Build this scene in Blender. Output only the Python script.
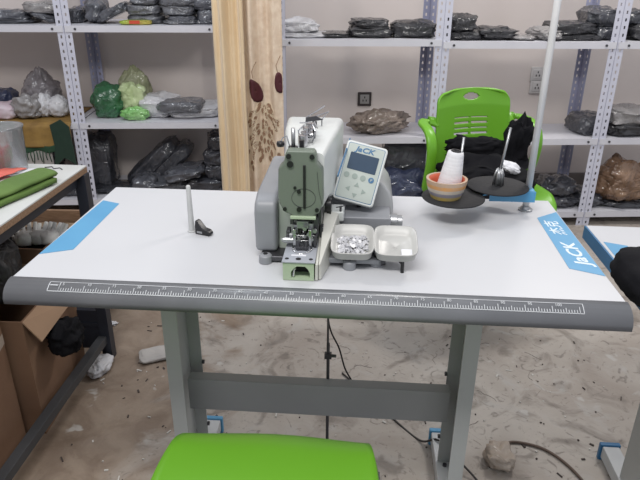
import bpy, math, random
from math import sin, cos, pi, radians, sqrt
from mathutils import Vector, Matrix, noise, Euler

for o in list(bpy.data.objects): bpy.data.objects.remove(o)
scn = bpy.context.scene
COL = scn.collection

# ---------------------------------------------------------------- camera
CAM = Vector((0.0933, -1.0447, 1.3211))
F_PX, PITCH, ROLL, YAW = 610.12, 0.4192, 0.0079, -0.0703
FWD = Vector((sin(YAW)*cos(PITCH), cos(YAW)*cos(PITCH), -sin(PITCH)))
_R = FWD.cross(Vector((0, 0, 1))).normalized(); _U = _R.cross(FWD)
RGT = _R*cos(ROLL)+_U*sin(ROLL); UPV = -_R*sin(ROLL)+_U*cos(ROLL)
cd = bpy.data.cameras.new('camera'); cam = bpy.data.objects.new('camera', cd); COL.objects.link(cam)
cd.sensor_fit = 'HORIZONTAL'; cd.sensor_width = 36; cd.lens = F_PX*36/640; cd.clip_start = .05
cam.matrix_world = Matrix(((RGT.x, UPV.x, -FWD.x, CAM.x), (RGT.y, UPV.y, -FWD.y, CAM.y), (RGT.z, UPV.z, -FWD.z, CAM.z), (0, 0, 0, 1)))
scn.camera = cam

# ---------------------------------------------------------------- world and lamps
w = bpy.data.worlds.new('world'); scn.world = w; w.use_nodes = True
bg = w.node_tree.nodes['Background']; bg.inputs[0].default_value = (.90, .92, 1, 1); bg.inputs[1].default_value = .60
def area(name, loc, tgt, sx, sy, e, col=(1, 1, 1)):
    l = bpy.data.lights.new(name, 'AREA'); l.shape = 'RECTANGLE'; l.size = sx; l.size_y = sy; l.energy = e; l.color = col
    o = bpy.data.objects.new(name, l); COL.objects.link(o); o.location = loc
    o.rotation_euler = (Vector(tgt)-Vector(loc)).to_track_quat('-Z', 'Y').to_euler()
area('ceiling_light', (1.25, 1.85, 2.5), (.9, 1.0, 0), .6, .10, 22, (1, .95, .90))
area('ceiling_light', (-1.0, 1.1, 2.6), (-.9, 1.0, 0), 1.2, .15, 13, (.88, .94, 1))
area('ceiling_light', (-.2, -.9, 2.7), (.0, 1.9, .8), 1.6, .4, 44, (1, .97, .94))
scn.view_settings.view_transform = 'Standard'; scn.view_settings.look = 'None'
scn.view_settings.exposure = 0.0; scn.view_settings.gamma = 1.0; scn.view_settings.use_curve_mapping = False

# ---------------------------------------------------------------- materials
MATS = {}
def mat(name, c, rough=.5, metal=0., c2=None, nscale=8., bump=0., bscale=30., coat=0., spec=.5, trans=0., alpha=1., stretch=None, sheen=0., detail=4., lo=.35, hi=.65):
    if name in MATS: return MATS[name]
    m = bpy.data.materials.new(name); m.use_nodes = True; nt = m.node_tree; b = nt.nodes['Principled BSDF']
    b.inputs['Base Color'].default_value = (*c, 1); b.inputs['Roughness'].default_value = rough; b.inputs['Metallic'].default_value = metal
    b.inputs['Specular IOR Level'].default_value = spec; b.inputs['Coat Weight'].default_value = coat; b.inputs['Coat Roughness'].default_value = .07
    b.inputs['Transmission Weight'].default_value = trans; b.inputs['Alpha'].default_value = alpha
    if sheen: b.inputs['Sheen Weight'].default_value = sheen
    tc = nt.nodes.new('ShaderNodeTexCoord'); src = tc.outputs['Object']
    if stretch:
        mp = nt.nodes.new('ShaderNodeMapping'); mp.inputs['Scale'].default_value = stretch; nt.links.new(src, mp.inputs[0]); src = mp.outputs[0]
    if c2 is None: c2 = tuple(min(1, x*.86) for x in c)
    n = nt.nodes.new('ShaderNodeTexNoise'); n.inputs['Scale'].default_value = nscale; n.inputs['Detail'].default_value = detail
    nt.links.new(src, n.inputs['Vector'])
    mr = nt.nodes.new('ShaderNodeMapRange'); mr.inputs[1].default_value = lo; mr.inputs[2].default_value = hi; nt.links.new(n.outputs[0], mr.inputs[0])
    mx = nt.nodes.new('ShaderNodeMix'); mx.data_type = 'RGBA'; mx.inputs[6].default_value = (*c, 1); mx.inputs[7].default_value = (*c2, 1)
    nt.links.new(mr.outputs[0], mx.inputs[0]); nt.links.new(mx.outputs[2], b.inputs['Base Color'])
    if bump:
        n2 = nt.nodes.new('ShaderNodeTexNoise'); n2.inputs['Scale'].default_value = bscale; n2.inputs['Detail'].default_value = 2.2 if coat else 5; n2.inputs['Distortion'].default_value = 1.2 if coat else 0; nt.links.new(src, n2.inputs['Vector'])
        bp = nt.nodes.new('ShaderNodeBump'); bp.inputs['Strength'].default_value = bump; bp.inputs['Distance'].default_value = .03 if coat else .01
        nt.links.new(n2.outputs[0], bp.inputs['Height']); nt.links.new(bp.outputs[0], b.inputs['Normal'])
        if coat: nt.links.new(bp.outputs[0], b.inputs['Coat Normal'])
    MATS[name] = m; return m

M_TOP = mat('white_laminate', (.565, .575, .595), .40, c2=(.545, .555, .575), nscale=3)
M_NOSE = mat('grey_nosing', (.19, .197, .21), .30, c2=(.15, .157, .168), nscale=6)
M_PRINT = mat('pale_print', (.62, .64, .66), .5)
M_BLUE = mat('blue_sticker', (.085, .30, .52), .45, c2=(.10, .33, .55))
M_DBLUE = mat('blue_edge', (.03, .16, .34), .4)
M_WPRINT = mat('white_print', (.72, .82, .88), .5)
M_STAND = mat('grey_paint', (.42, .44, .43), .4, c2=(.39, .41, .40), nscale=5, bump=.05)
M_FOOT = mat('pale_foot_paint', (.55, .57, .58), .4)
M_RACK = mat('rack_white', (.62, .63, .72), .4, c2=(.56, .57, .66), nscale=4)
M_RACK_SHADE = mat('rack_white_shaded', (.34, .35, .47), .45, c2=(.29, .30, .42), nscale=4)  # rear posts: same rack paint, with the shade behind put into the colour
M_SHELF = mat('shelf_white', (.66, .66, .70), .4, c2=(.60, .60, .65), nscale=4)
M_DARK = mat('dark_hole', (.012, .012, .014), .6)
M_BLACK = mat('black_plastic', (.012, .012, .014), .35)
M_GREEN = mat('green_plastic', (.155, .42, .025), .36, c2=(.145, .40, .02), nscale=3)
M_CHROME = mat('chrome', (.62, .62, .63), .22, 1.)
M_STEEL = mat('steel', (.45, .46, .47), .38, .9)
M_DSTEEL = mat('dark_steel', (.10, .10, .11), .4, .7)
M_MWHITE = mat('machine_white', (.62, .64, .63), .35, c2=(.595, .62, .605))
M_MGREEN = mat('machine_green', (.155, .185, .15), .4, c2=(.14, .17, .135))
M_MGREEN2 = mat('machine_pale_green', (.42, .52, .36), .4)
M_MGREY = mat('machine_grey', (.27, .28, .30), .42, c2=(.24, .25, .27))
M_PGREY = mat('plate_grey', (.36, .38, .42), .4)
M_TRAY = mat('tray_plastic', (.52, .52, .50), .35)
M_PANEL = mat('panel_face', (.45, .50, .465), .4)
M_SCREEN = mat('screen', (.045, .075, .12), .15)
M_BUTTON = mat('panel_button', (.28, .34, .31), .4)
M_LOGO = mat('logo_blue', (.04, .15, .30), .4)
M_POLE = mat('pole_white', (.74, .74, .74), .3)
M_DISC = mat('black_felt', (.016, .016, .018), .8, bump=.2, bscale=120)
M_THREAD = mat('white_thread', (.80, .80, .82), .7, bump=.3, bscale=60, stretch=(1, 1, 20))
M_CURT = mat('beige_satin', (.74, .59, .39), .42, c2=(.69, .53, .33), nscale=5, bump=.25, bscale=14, sheen=.3)
M_CURT2 = mat('cream_net', (.74, .61, .47), .6, c2=(.65, .51, .38), nscale=30, bump=.3, bscale=50)
M_CUT = mat('brown_cutwork', (.30, .18, .11), .7)
M_THR = mat('cream_thread', (.80, .68, .50), .6)
M_LEAF = mat('maroon_velvet', (.075, .012, .018), .7)
M_WOOD = mat('raw_board_edge', (.30, .19, .12), .6, c2=(.2, .12, .07), nscale=20, stretch=(1, 8, 8))
M_LTOP = mat('worn_white_top', (.60, .61, .60), .5, c2=(.50, .51, .49), nscale=4, bump=.05)
M_NAVY = mat('navy_frame', (.022, .026, .038), .45)
M_CARD = mat('cardboard', (.215, .125, .075), .85, c2=(.18, .10, .06), nscale=5, bump=.15, bscale=20)
M_CARD2 = mat('cardboard_edge', (.34, .22, .14), .85)
M_TAPE = mat('clear_tape', (.45, .38, .32), .25, coat=.4)

def pack_mat(name, c, c2, bump=.6, coat=1., bs=15, rough=.55, ns=10, **k):
    return mat(name, c, rough, c2=c2, nscale=ns, bump=bump, bscale=bs, coat=coat, **k)
P_GREY = pack_mat('grey_cloth_in_film', (.105, .11, .13), (.065, .07, .085))
P_GREY2 = pack_mat('mid_grey_cloth_in_film', (.145, .15, .168), (.09, .094, .108))
P_DARK = pack_mat('dark_cloth_in_film', (.030, .032, .042), (.06, .064, .078))
P_BLACK = pack_mat('black_cloth_in_film', (.014, .014, .017), (.035, .035, .04), coat=.7)
P_NAVY = pack_mat('navy_cloth_in_film', (.018, .026, .07), (.045, .06, .12))
P_WHITE = pack_mat('white_film', (.62, .62, .64), (.50, .50, .52), bump=.5, coat=.4)
P_CLEAR = pack_mat('hazy_clear_film', (.30, .29, .29), (.22, .21, .21), coat=1.)
P_GBAG = pack_mat('dark_green_bag', (.014, .085, .030), (.03, .15, .06), bump=.6)
P_GBAG2 = pack_mat('bright_green_bag', (.16, .45, .10), (.30, .55, .22))
P_PALEG = pack_mat('pale_green_bag', (.42, .52, .26), (.55, .63, .38), bump=.5, coat=.5)
P_OLIVE = pack_mat('olive_bag', (.25, .27, .15), (.32, .34, .21), bump=.5, coat=.5)
P_BROWN = pack_mat('brown_film', (.15, .115, .090), (.25, .20, .17), bump=.8, coat=.8)
P_RUST = pack_mat('rust_film', (.16, .085, .045), (.28, .17, .10), bump=.8, coat=1.)
C_BLACK = mat('black_cloth', (.006, .006, .008), .9, c2=(.012, .012, .014), bump=.3, bscale=20, spec=.15)
C_GOLD = mat('gold_cloth', (.30, .18, .045), .7, c2=(.20, .115, .03), nscale=14, bump=.4, bscale=20)
C_GREEN = mat('dark_green_cloth', (.02, .065, .032), .8, bump=.3, bscale=20)
C_LIME = mat('olive_green_cloth', (.115, .195, .045), .8, c2=(.09, .16, .035), bump=.3, bscale=40)
C_RED = mat('coral_paper', (.72, .16, .12), .6)
C_WHITE = mat('white_paper', (.74, .75, .78), .7, c2=(.66, .67, .70))
C_CREAM = mat('cream_cloth', (.46, .44, .42), .8)
C_GLOVE = mat('white_glove_cotton', (.72, .72, .70), .9, bump=.3, bscale=50)

# floor: dusty concrete with its own stains
def floor_mat():
    m = bpy.data.materials.new('dusty_concrete'); m.use_nodes = True; nt = m.node_tree; b = nt.nodes['Principled BSDF']; L = nt.links
    tc = nt.nodes.new('ShaderNodeTexCoord')
    def N(scale, det=6, dist=0., rough=.55):
        n = nt.nodes.new('ShaderNodeTexNoise'); n.inputs['Scale'].default_value = scale; n.inputs['Detail'].default_value = det
        n.inputs['Distortion'].default_value = dist; n.inputs['Roughness'].default_value = rough; L.new(tc.outputs['Object'], n.inputs['Vector']); return n.outputs[0]
    def R(s, a, bb, lo=0., hi=1.):
        r = nt.nodes.new('ShaderNodeMapRange'); r.inputs[1].default_value = a; r.inputs[2].default_value = bb; r.inputs[3].default_value = lo; r.inputs[4].default_value = hi; L.new(s, r.inputs[0]); return r.outputs[0]
    def MX(f, c1, c2):
        x = nt.nodes.new('ShaderNodeMix'); x.data_type = 'RGBA'
        for i, c in ((6, c1), (7, c2)):
            if isinstance(c, tuple): x.inputs[i].default_value = (*c, 1)
            else: L.new(c, x.inputs[i])
        L.new(f, x.inputs[0]); return x.outputs[2]
    c = MX(R(N(2.2, 8, .6), .38, .62), (.46, .42, .375), (.34, .295, .255))
    c = MX(R(N(9, 8, 1.2), .55, .72), c, (.44, .415, .385))
    c = MX(R(N(4, 9, 2.2), .53, .66, 0, .65), c, (.15, .125, .105))
    c = MX(R(N(14, 8, 3.), .58, .68, 0, .6), c, (.13, .11, .095))
    c = MX(R(N(55, 4, .5), .66, .74, 0, .55), c, (.10, .085, .075))
    # brown trodden dirt on the left of the room
    sx = nt.nodes.new('ShaderNodeSeparateXYZ'); L.new(tc.outputs['Object'], sx.inputs[0])
    ad = nt.nodes.new('ShaderNodeMath'); ad.operation = 'ADD'; L.new(sx.outputs[0], ad.inputs[0]); L.new(R(N(3.5, 6, 1.), .3, .7, -.22, .22), ad.inputs[1])
    c = MX(R(ad.outputs[0], -.36, -.50, 0, .85), c, MX(R(N(7, 8, 1), .4, .6), (.19, .135, .095), (.28, .215, .16)))
    c = MX(R(N(11, 3, .3, .4), .70, .74, 0, .8), c, (.50, .48, .45))
    L.new(c, b.inputs['Base Color']); b.inputs['Roughness'].default_value = .6
    bp = nt.nodes.new('ShaderNodeBump'); bp.inputs['Strength'].default_value = .35; bp.inputs['Distance'].default_value = .01
    L.new(N(24, 8), bp.inputs['Height']); L.new(bp.outputs[0], b.inputs['Normal'])
    return m
M_FLOOR = floor_mat()
M_WALL = mat('painted_wall', (.66, .60, .57), .75, c2=(.62, .56, .53), nscale=1.5, bump=.06, bscale=12)

# ---------------------------------------------------------------- mesh builder
class MB:
    def __init__(s): s.v = []; s.f = []
    def add(s, vs, fs, M=None):
        o = len(s.v)
        s.v += [tuple(M @ Vector(p)) if M else tuple(p) for p in vs]; s.f += [tuple(o+i for i in q) for q in fs]; return s
    def box(s, x0, x1, y0, y1, z0, z1, M=None):
        vs = [(x, y, z) for z in (z0, z1) for y in (y0, y1) for x in (x0, x1)]
        return s.add(vs, [(0, 2, 3, 1), (4, 5, 7, 6), (0, 1, 5, 4), (2, 6, 7, 3), (0, 4, 6, 2), (1, 3, 7, 5)], M)
    def cyl(s, a, b, r0, r1=None, n=16):
        r1 = r0 if r1 is None else r1; a = Vector(a); b = Vector(b); q = (b-a).to_track_quat('Z', 'Y')
        vs = []
        for P, r in ((a, r0), (b, r1)):
            vs += [tuple(P + q @ Vector((r*cos(2*pi*i/n), r*sin(2*pi*i/n), 0))) for i in range(n)]
        fs = [(i, (i+1) % n, n+(i+1) % n, n+i) for i in range(n)] + [tuple(reversed(range(n))), tuple(range(n, 2*n))]
        return s.add(vs, fs)
    def lathe(s, prof, n=28, M=None, closed=False):
        vs = []; fs = []; k = len(prof)
        for r, z in prof: vs += [(r*cos(2*pi*i/n), r*sin(2*pi*i/n), z) for i in range(n)]
        rng = range(k) if closed else range(k-1)
        for j in rng:
            j2 = (j+1) % k
            fs += [(j*n+i, j*n+(i+1) % n, j2*n+(i+1) % n, j2*n+i) for i in range(n)]
        if not closed: fs += [tuple(reversed(range(n))), tuple(range((k-1)*n, k*n))]
        return s.add(vs, fs, M)
    def prism(s, poly, axis, a, b, M=None):
        n = len(poly)
        def P(p, t): return {'x': (t, p[0], p[1]), 'y': (p[0], t, p[1]), 'z': (p[0], p[1], t)}[axis]
        vs = [P(p, a) for p in poly]+[P(p, b) for p in poly]
        return s.add(vs, [(i, (i+1) % n, n+(i+1) % n, n+i) for i in range(n)]+[tuple(reversed(range(n))), tuple(range(n, 2*n))], M)
    def tube(s, pts, r, n=8, M=None):
        pts = [Vector(p) for p in pts]; vs = []; fs = []
        rr = r if isinstance(r, (list, tuple)) else [r]*len(pts)
        up = None
        for i, p in enumerate(pts):
            t = (pts[min(i+1, len(pts)-1)]-pts[max(i-1, 0)]).normalized()
            if up is None: up = t.orthogonal().normalized()
            up = (up-t*up.dot(t)).normalized(); sd = t.cross(up)
            vs += [tuple(p+(up*cos(2*pi*k/n)+sd*sin(2*pi*k/n))*rr[i]) for k in range(n)]
        for i in range(len(pts)-1): fs += [(i*n+k, i*n+(k+1) % n, (i+1)*n+(k+1) % n, (i+1)*n+k) for k in range(n)]
        fs += [tuple(reversed(range(n))), tuple(range((len(pts)-1)*n, len(pts)*n))]
        return s.add(vs, fs, M)
    def sweep(s, pts, w, t, side):      # flat band: width w along `side`, thickness t
        pts = [Vector(p) for p in pts]; vs = []; fs = []; side = Vector(side).normalized()
        for i, p in enumerate(pts):
            d = (pts[min(i+1, len(pts)-1)]-pts[max(i-1, 0)]).normalized(); sd = (side-d*side.dot(d)).normalized(); nn = d.cross(sd)
            ww = w[i] if isinstance(w, (list, tuple)) else w
            vs += [tuple(p+sd*a*ww/2+nn*b*t/2) for a, b in ((-1, -.6), (-.8, -1), (.8, -1), (1, -.6), (1, .6), (.8, 1), (-.8, 1), (-1, .6))]
        n = 8
        for i in range(len(pts)-1): fs += [(i*n+k, i*n+(k+1) % n, (i+1)*n+(k+1) % n, (i+1)*n+k) for k in range(n)]
        fs += [tuple(reversed(range(n))), tuple(range((len(pts)-1)*n, len(pts)*n))]
        return s.add(vs, fs)
    def grid(s, fn, nu, nv, skip=None):
        vs = [fn(i/nu, j/nv) for j in range(nv+1) for i in range(nu+1)]
        fs = [(j*(nu+1)+i, j*(nu+1)+i+1, (j+1)*(nu+1)+i+1, (j+1)*(nu+1)+i) for j in range(nv) for i in range(nu) if not (skip and skip((i+.5)/nu, (j+.5)/nv))]
        return s.add(vs, fs)
    def build(s, name, m, parent=None, smooth=False, bevel=0, solid=0, sub=0, loc=None, rz=0, seg=2):
        me = bpy.data.meshes.new(name); me.from_pydata(s.v, [], s.f); me.update(); me.materials.append(m)
        import bmesh
        bm = bmesh.new(); bm.from_mesh(me); bmesh.ops.recalc_face_normals(bm, faces=bm.faces); bm.to_mesh(me); bm.free()
        if smooth: me.polygons.foreach_set('use_smooth', [True]*len(me.polygons))
        o = bpy.data.objects.new(name, me); COL.objects.link(o)
        if parent: o.parent = parent
        if loc: o.location = loc
        if rz: o.rotation_euler.z = rz
        if solid: q = o.modifiers.new('solid', 'SOLIDIFY'); q.thickness = solid; q.offset = 0
        if bevel: q = o.modifiers.new('bevel', 'BEVEL'); q.width = bevel; q.segments = seg; q.limit_method = 'ANGLE'; q.angle_limit = radians(40)
        if sub: q = o.modifiers.new('sub', 'SUBSURF'); q.levels = q.render_levels = sub
        if bevel and not smooth:
            me.polygons.foreach_set('use_smooth', [True]*len(me.polygons)); q = o.modifiers.new('wn', 'WEIGHTED_NORMAL'); q.keep_sharp = True
        return o
def tag(o, label=None, cat=None, group=None, kind=None):
    if label: o['label'] = label
    if cat: o['category'] = cat
    if group: o['group'] = group
    if kind: o['kind'] = kind
    return o
def thing(name, label, cat, loc=(0, 0, 0), rz=0, group=None):
    o = bpy.data.objects.new(name, None); COL.objects.link(o); o.location = loc; o.rotation_euler.z = rz; o.empty_display_size = .05
    return tag(o, label, cat, group)
def text_mesh(name, txt, m, parent, size, M, shear=0., extrude=.0003, bold=0., xs=1.):
    c = bpy.data.curves.new(name, 'FONT'); c.body = txt; c.size = size; c.shear = shear; c.extrude = extrude; c.offset = bold; c.align_x = 'LEFT'; c.resolution_u = 3
    o = bpy.data.objects.new('tmp_text', c); COL.objects.link(o); bpy.context.view_layer.update()
    me = bpy.data.meshes.new_from_object(o.evaluated_get(bpy.context.evaluated_depsgraph_get())); bpy.data.objects.remove(o)
    me.name = name; me.transform(Matrix.Diagonal((xs, 1, 1, 1))); me.transform(M); me.materials.clear(); me.materials.append(m)
    o = bpy.data.objects.new(name, me); COL.objects.link(o); o.parent = parent; return o
def lerp(a, b, t): return a+(b-a)*t

# ---------------------------------------------------------------- room frame of the racks (racks stand slightly turned to the table)
RX, RY, RR = .4473, 2.1431, .1225
def RL(u, v, z=0.): return Vector((RX+u*cos(RR)-v*sin(RR), RY+u*sin(RR)+v*cos(RR), z))
def ray(x, y): return FWD+RGT*((x-320)/F_PX)-UPV*((y-240)/F_PX)
def on_rack(x, y, v):      # where a sight line meets the rack plane v metres behind the rack fronts
    d = ray(x, y); n = Vector((-sin(RR), cos(RR), 0)); o = RL(0, v); t = (o-CAM).dot(n)/d.dot(n); P = CAM+d*t-o
    return P.dot(Vector((cos(RR), sin(RR), 0))), P.z

# ---------------------------------------------------------------- setting
fb = MB().box(-3.2, 3.4, -2.4, 3.6, -.08, 0); o = fb.build('floor', M_FLOOR); o['kind'] = 'structure'
wb = MB(); wb.box(-3.75, 3.0, .72, .84, 0, 2.8); o = wb.build('wall_back', M_WALL, loc=(RX, RY, 0), rz=RR); o['kind'] = 'structure'
o = MB().box(-3.3, -3.2, -2.4, 2.85, 0, 2.8).build('wall_left', M_WALL); o['kind'] = 'structure'
bb = MB().box(-3.75, 3.0, .705, .72, 0, .08); o = bb.build('baseboard_back', mat('baseboard_paint', (.16, .14, .13), .6), loc=(RX, RY, 0), rz=RR, bevel=.003); o['kind'] = 'structure'

# ---------------------------------------------------------------- slotted-angle racks
H = 1.62
def post_mb(sx, sy, w=.035):
    """L-angle: front flange with real slots plus side flange. sx: which side the web sits on, sy: +1 flange in front"""
    b = MB(); y = 0; pitch = .036; hw = .0042; hh = .0075
    n = int(H/pitch); x0, x1 = (0, w) if sx > 0 else (-w, 0); cx = (x0+x1)/2
    for k in range(n):
        z0 = k*pitch; z1 = z0+pitch; za = z0+pitch/2-hh; zb = z0+pitch/2+hh
        xs = [x0, cx-hw, cx+hw, x1]; zs = [z0, za, zb, z1]
        for i in range(3):
            for j in range(3):
                if i == 1 and j == 1: continue
                b.add([(xs[i], y, zs[j]), (xs[i+1], y, zs[j]), (xs[i+1], y, zs[j+1]), (xs[i], y, zs[j+1])], [(0, 1, 2, 3)])
    # side flange
    xe = 0
    b.add([(xe, 0, 0), (xe, w*sy, 0), (xe, w*sy, n*pitch), (xe, 0, n*pitch)], [(0, 1, 2, 3)])
    return b
def rack(u0, u1, v0, depth, shelves, label):
    r = thing('shelving_rack', label, 'shelving', RL(u0, v0), RR, 'white slotted-angle racks along the back wall')
    W = u1-u0
    for (x, sx) in ((0, 1), (W, -1)):
        for (y, sy, m) in ((0, 1, M_RACK), (depth, -1, M_RACK_SHADE)):
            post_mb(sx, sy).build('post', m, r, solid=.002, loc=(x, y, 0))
    for z in shelves:
        b = MB(); t = .032
        b.box(.003, W-.003, -.004, depth+.004, z-.003, z)
        b.box(.003, W-.003, -.006, -.003, z-t, z); b.box(.003, W-.003, depth+.003, depth+.006, z-t, z)
        b.box(.003, .006, -.003, depth+.003, z-t, z-.003); b.box(W-.006, W-.003, -.003, depth+.003, z-t, z-.003)
        s = b.build('shelf', M_SHELF, r)
        for x in (.055, W-.055): MB().cyl((x, -.006, z-t*.5), (x, -.011, z-t*.5), .006, n=8).build('shelf_bolt', M_DSTEEL, s)
    return r
AV = .22
SH_A = [.105, .545, 1.045]; SH_C = [.092, .513, 1.003]; SH_E = [.082, .500, .993]
rack(-2.67, -1.884, AV, .44, SH_A, 'white slotted rack at the far left holding the gold fringed cloth')
rack(-1.88, -1.09, AV, .44, SH_A, 'white slotted rack left of the curtain holding the green bags')
rack(-.79, .020, 0, .34, SH_C, 'white slotted rack just right of the curtain behind the sewing machine')
rack(.023, .907, 0, .34, SH_E, 'white slotted rack behind the green chair and the thread pole')
rack(.911, 1.79, 0, .34, SH_E, 'white slotted rack at the right edge of the photo')

# ---------------------------------------------------------------- packed garments and bags on the racks
def blob(sx, sy, sz, seed, e1=.55, e2=.6, amp=.12, nu=52, nv=26, fs=2.4, flat=True, tie=0.):
    """soft pack: superellipsoid with wrinkles; base at z=0"""
    def sp(c, e): return math.copysign(abs(c)**e, c)
    b = MB(); vs = []; off = Vector((seed*3.17, seed*1.31, seed*.77))
    for j in range(nv+1):
        ph = -pi/2+pi*j/nv
        for i in range(nu):
            th = 2*pi*i/nu
            x = sp(cos(ph), e2)*sp(cos(th), e1); y = sp(cos(ph), e2)*sp(sin(th), e1); z = sp(sin(ph), e2)
            n = noise.noise(Vector((x*fs, y*fs, z*fs))+off)+.5*noise.noise(Vector((x*fs*2.7, y*fs*2.7, z*fs*2.7))+off)
            rdg = abs(noise.noise(Vector((x*fs*1.6+y*2, y*fs*3, z*fs*3))+off*2))
            k = 1+amp*(n*1.2-rdg*.9)
            zz = z*(1+amp*2.2*noise.noise(Vector((x*1.7, y*1.7, 3.3))+off)) if z > 0 else z
            if tie and z > .4:
                q = 1-(1-tie)*min(1, (z-.4)/.45); x *= q; y *= q
            px, py, pz = x*k*sx/2, y*k*sy/2, zz*sz/2*(1+amp*.6*n)
            if flat: pz = max(pz, -sz*.47)
            vs.append((px, py, pz+sz*.47))
    fsx = []
    for j in range(nv):
        for i in range(nu): fsx.append((j*nu+i, j*nu+(i+1) % nu, (j+1)*nu+(i+1) % nu, (j+1)*nu+i))
    b.add(vs, fsx); return b
SEED = [1]
def pack(px0, px1, py0, py1, m, label, v=.17, dep=.22, name='garment_pack', cat='packed clothes', group=None, z=None, tilt=0., yaw=0., amp=.15, e1=.5, e2=.5, shelf=None, **k):
    """a pack seen between px0..px1 and py0..py1, standing v metres behind the rack fronts"""
    SEED[0] += 1
    u0, z1 = on_rack(px0, py0, v); u1, _ = on_rack(px1, py0, v); _, z0 = on_rack(px0, py1, v)
    if shelf is not None: z0 = shelf+.001
    W = (u1-u0)*1.04; Hh = max(.02, z1-z0)*1.14
    if not tilt: yaw += .12*sin(SEED[0]*2.7)
    if tilt:
        W2 = .94*sqrt(W*W+Hh*Hh) if abs(tilt) > .3 else W; H2 = (.27 if abs(tilt) > .3 else .6)*W2 if abs(tilt) > .3 else Hh*.75
    else: W2, H2 = W, Hh
    b = blob(W2, dep, H2, SEED[0], e1, e2, amp, **k)
    P = RL((u0+u1)/2, v, z0)
    o = b.build(name, m, smooth=True, loc=P)
    o.rotation_euler = Euler((0, tilt, RR+yaw))
    if tilt: o.location.z += W2/2*abs(sin(tilt))*.9; o.location -= RL(H2*.4*-sin(tilt), 0)-RL(0, 0)
    return tag(o, label, cat, group)

A, B_, C_, D_, E_ = 'clothes packs on the left rack', 'grey clothes packs on the rack left of the curtain', 'packs on the rack behind the machine', 'packs on the rack behind the green chair', 'packs on the rightmost rack'
AVp = AV+.19
# far-left rack, top
pack(-14, 38, 19, 27, P_GREY, 'flat grey clothes pack lying directly on the top shelf at far left', AVp, group=A, shelf=SH_A[2])
pack(-10, 31, 10, 19.4, P_GREY, 'rounded grey clothes pack lying on the flat one at the far top left', AVp, group=A)
pack(33, 57, 12, 26, P_GREY, 'grey clothes pack leaning beside the two at the far top left', AVp, group=A, shelf=SH_A[2], tilt=.35)
pack(27, 62, 2, 12.5, P_CLEAR, 'hazy clear bag lying on top of the leaning grey pack', AVp, group=A)
# far-left rack, middle: gold shawl draped, things on it
zc = SH_A[1]
def shawl():
    t = thing('draped_shawl', 'gold cloth with green border hanging over the middle shelf at far left', 'cloth', RL(-2.22, AV, zc), RR)
    prof = [(.40, .004), (.2, .006), (.02, .006), (-.012, .003), (-.02, -.02), (-.022, -.09), (-.026, -.125)]
    def f(u, v):
        k = v*(len(prof)-1); i = min(int(k), len(prof)-2); q = k-i
        y = lerp(prof[i][0], prof[i+1][0], q); z = lerp(prof[i][1], prof[i+1][1], q)
        if z < -.01: y -= .006*sin(u*21)+.006*(1+sin(u*9))
        return (lerp(-.40, .30, u), y, z)
    MB().grid(f, 60, 30).build('gold_panel', C_GOLD, t, smooth=True, solid=.004)
    def g(u, v): return (lerp(-.26, .30, u), -.034-.008*sin(u*17), lerp(-.115, -.150, v)+.006*sin(u*31))
    MB().grid(g, 50, 6).build('green_border', C_GREEN, t, smooth=True, solid=.003)
    b = MB()
    for k in range(26):
        x = lerp(-.25, .17, k/25); b.tube([(x, -.04, -.145), (x+.003*sin(k), -.042, -.17), (x+.006*sin(k*2.1), -.04, -.195-.01*(k % 3))], .0028, 5)
    b.build('fringe', C_GREEN, t, smooth=True)
    b = MB()
    b.add([(.20, -.048, .0), (.26, -.05, .03), (.30, -.048, -.01), (.31, -.048, -.22), (.25, -.05, -.18), (.19, -.05, -.24), (.21, -.05, -.12)], [(0, 1, 2, 3, 4, 5, 6)])
    b.build('green_corner', mat('deep_green_cloth', (.012, .035, .022), .8, bump=.3, bscale=20), t, solid=.006)
    MB().grid(lambda u, v: (lerp(-.24, .18, u), -.026-.004*sin(u*13), lerp(-.12, -.26, v)), 30, 6).build('pale_lining', C_CREAM, t, smooth=True, solid=.002)
shawl()
pack(22, 56, 75, 113, pack_mat('purplish_cloth_in_film', (.14, .125, .135), (.20, .185, .195)), 'dark grey bundle in a clear bag standing on the gold cloth', AVp+.04, cat='bundle', name='bagged_bundle', shelf=zc+.008, amp=.2, e1=.8, e2=.75, tie=.55)
pack(12, 40, 97, 119, P_CLEAR, 'crumpled clear bag with a black tag in front of the dark bundle', AVp-.10, cat='plastic bag', name='plastic_bag', shelf=zc+.008, amp=.22, e1=.8, e2=.8, dep=.12)
pack(35, 51, 96, 117, P_WHITE, 'round white bag between the clear bag and the white sack', AVp-.06, cat='plastic bag', name='plastic_bag', shelf=zc+.008, amp=.16, e1=.9, e2=.9, dep=.12)
pack(48, 67, 99, 115, P_WHITE, 'white sack beside the rack post on the gold cloth', AVp-.06, cat='plastic bag', name='plastic_bag', shelf=zc+.008, amp=.16, e1=.9, e2=.8, dep=.13)
pack(-8, 17, 104, 118, mat('pale_pink_cloth', (.55, .42, .47), .8, c2=(.62, .55, .6), nscale=20), 'folded pale pink cloth at the left edge on the gold cloth', AVp-.08, cat='cloth', name='folded_cloth', shelf=zc+.008, amp=.1, dep=.16)
pack(-10, 14, 91, 106, P_NAVY, 'blue cloth lying behind the pink one at left edge', AVp+.10, cat='cloth', name='folded_cloth', shelf=zc+.008, amp=.15, dep=.14)
# far-left rack, bottom
pack(20, 60, 150, 176, P_DARK, 'dark clothes pack at the back under the hanging fringe', AVp+.08, group=A, shelf=SH_A[0]+.06, amp=.14)
pack(38, 83, 176, 197, P_DARK, 'shiny dark pack on the bottom shelf by the left post', AVp-.05, group=A, shelf=SH_A[0], amp=.16)
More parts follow.
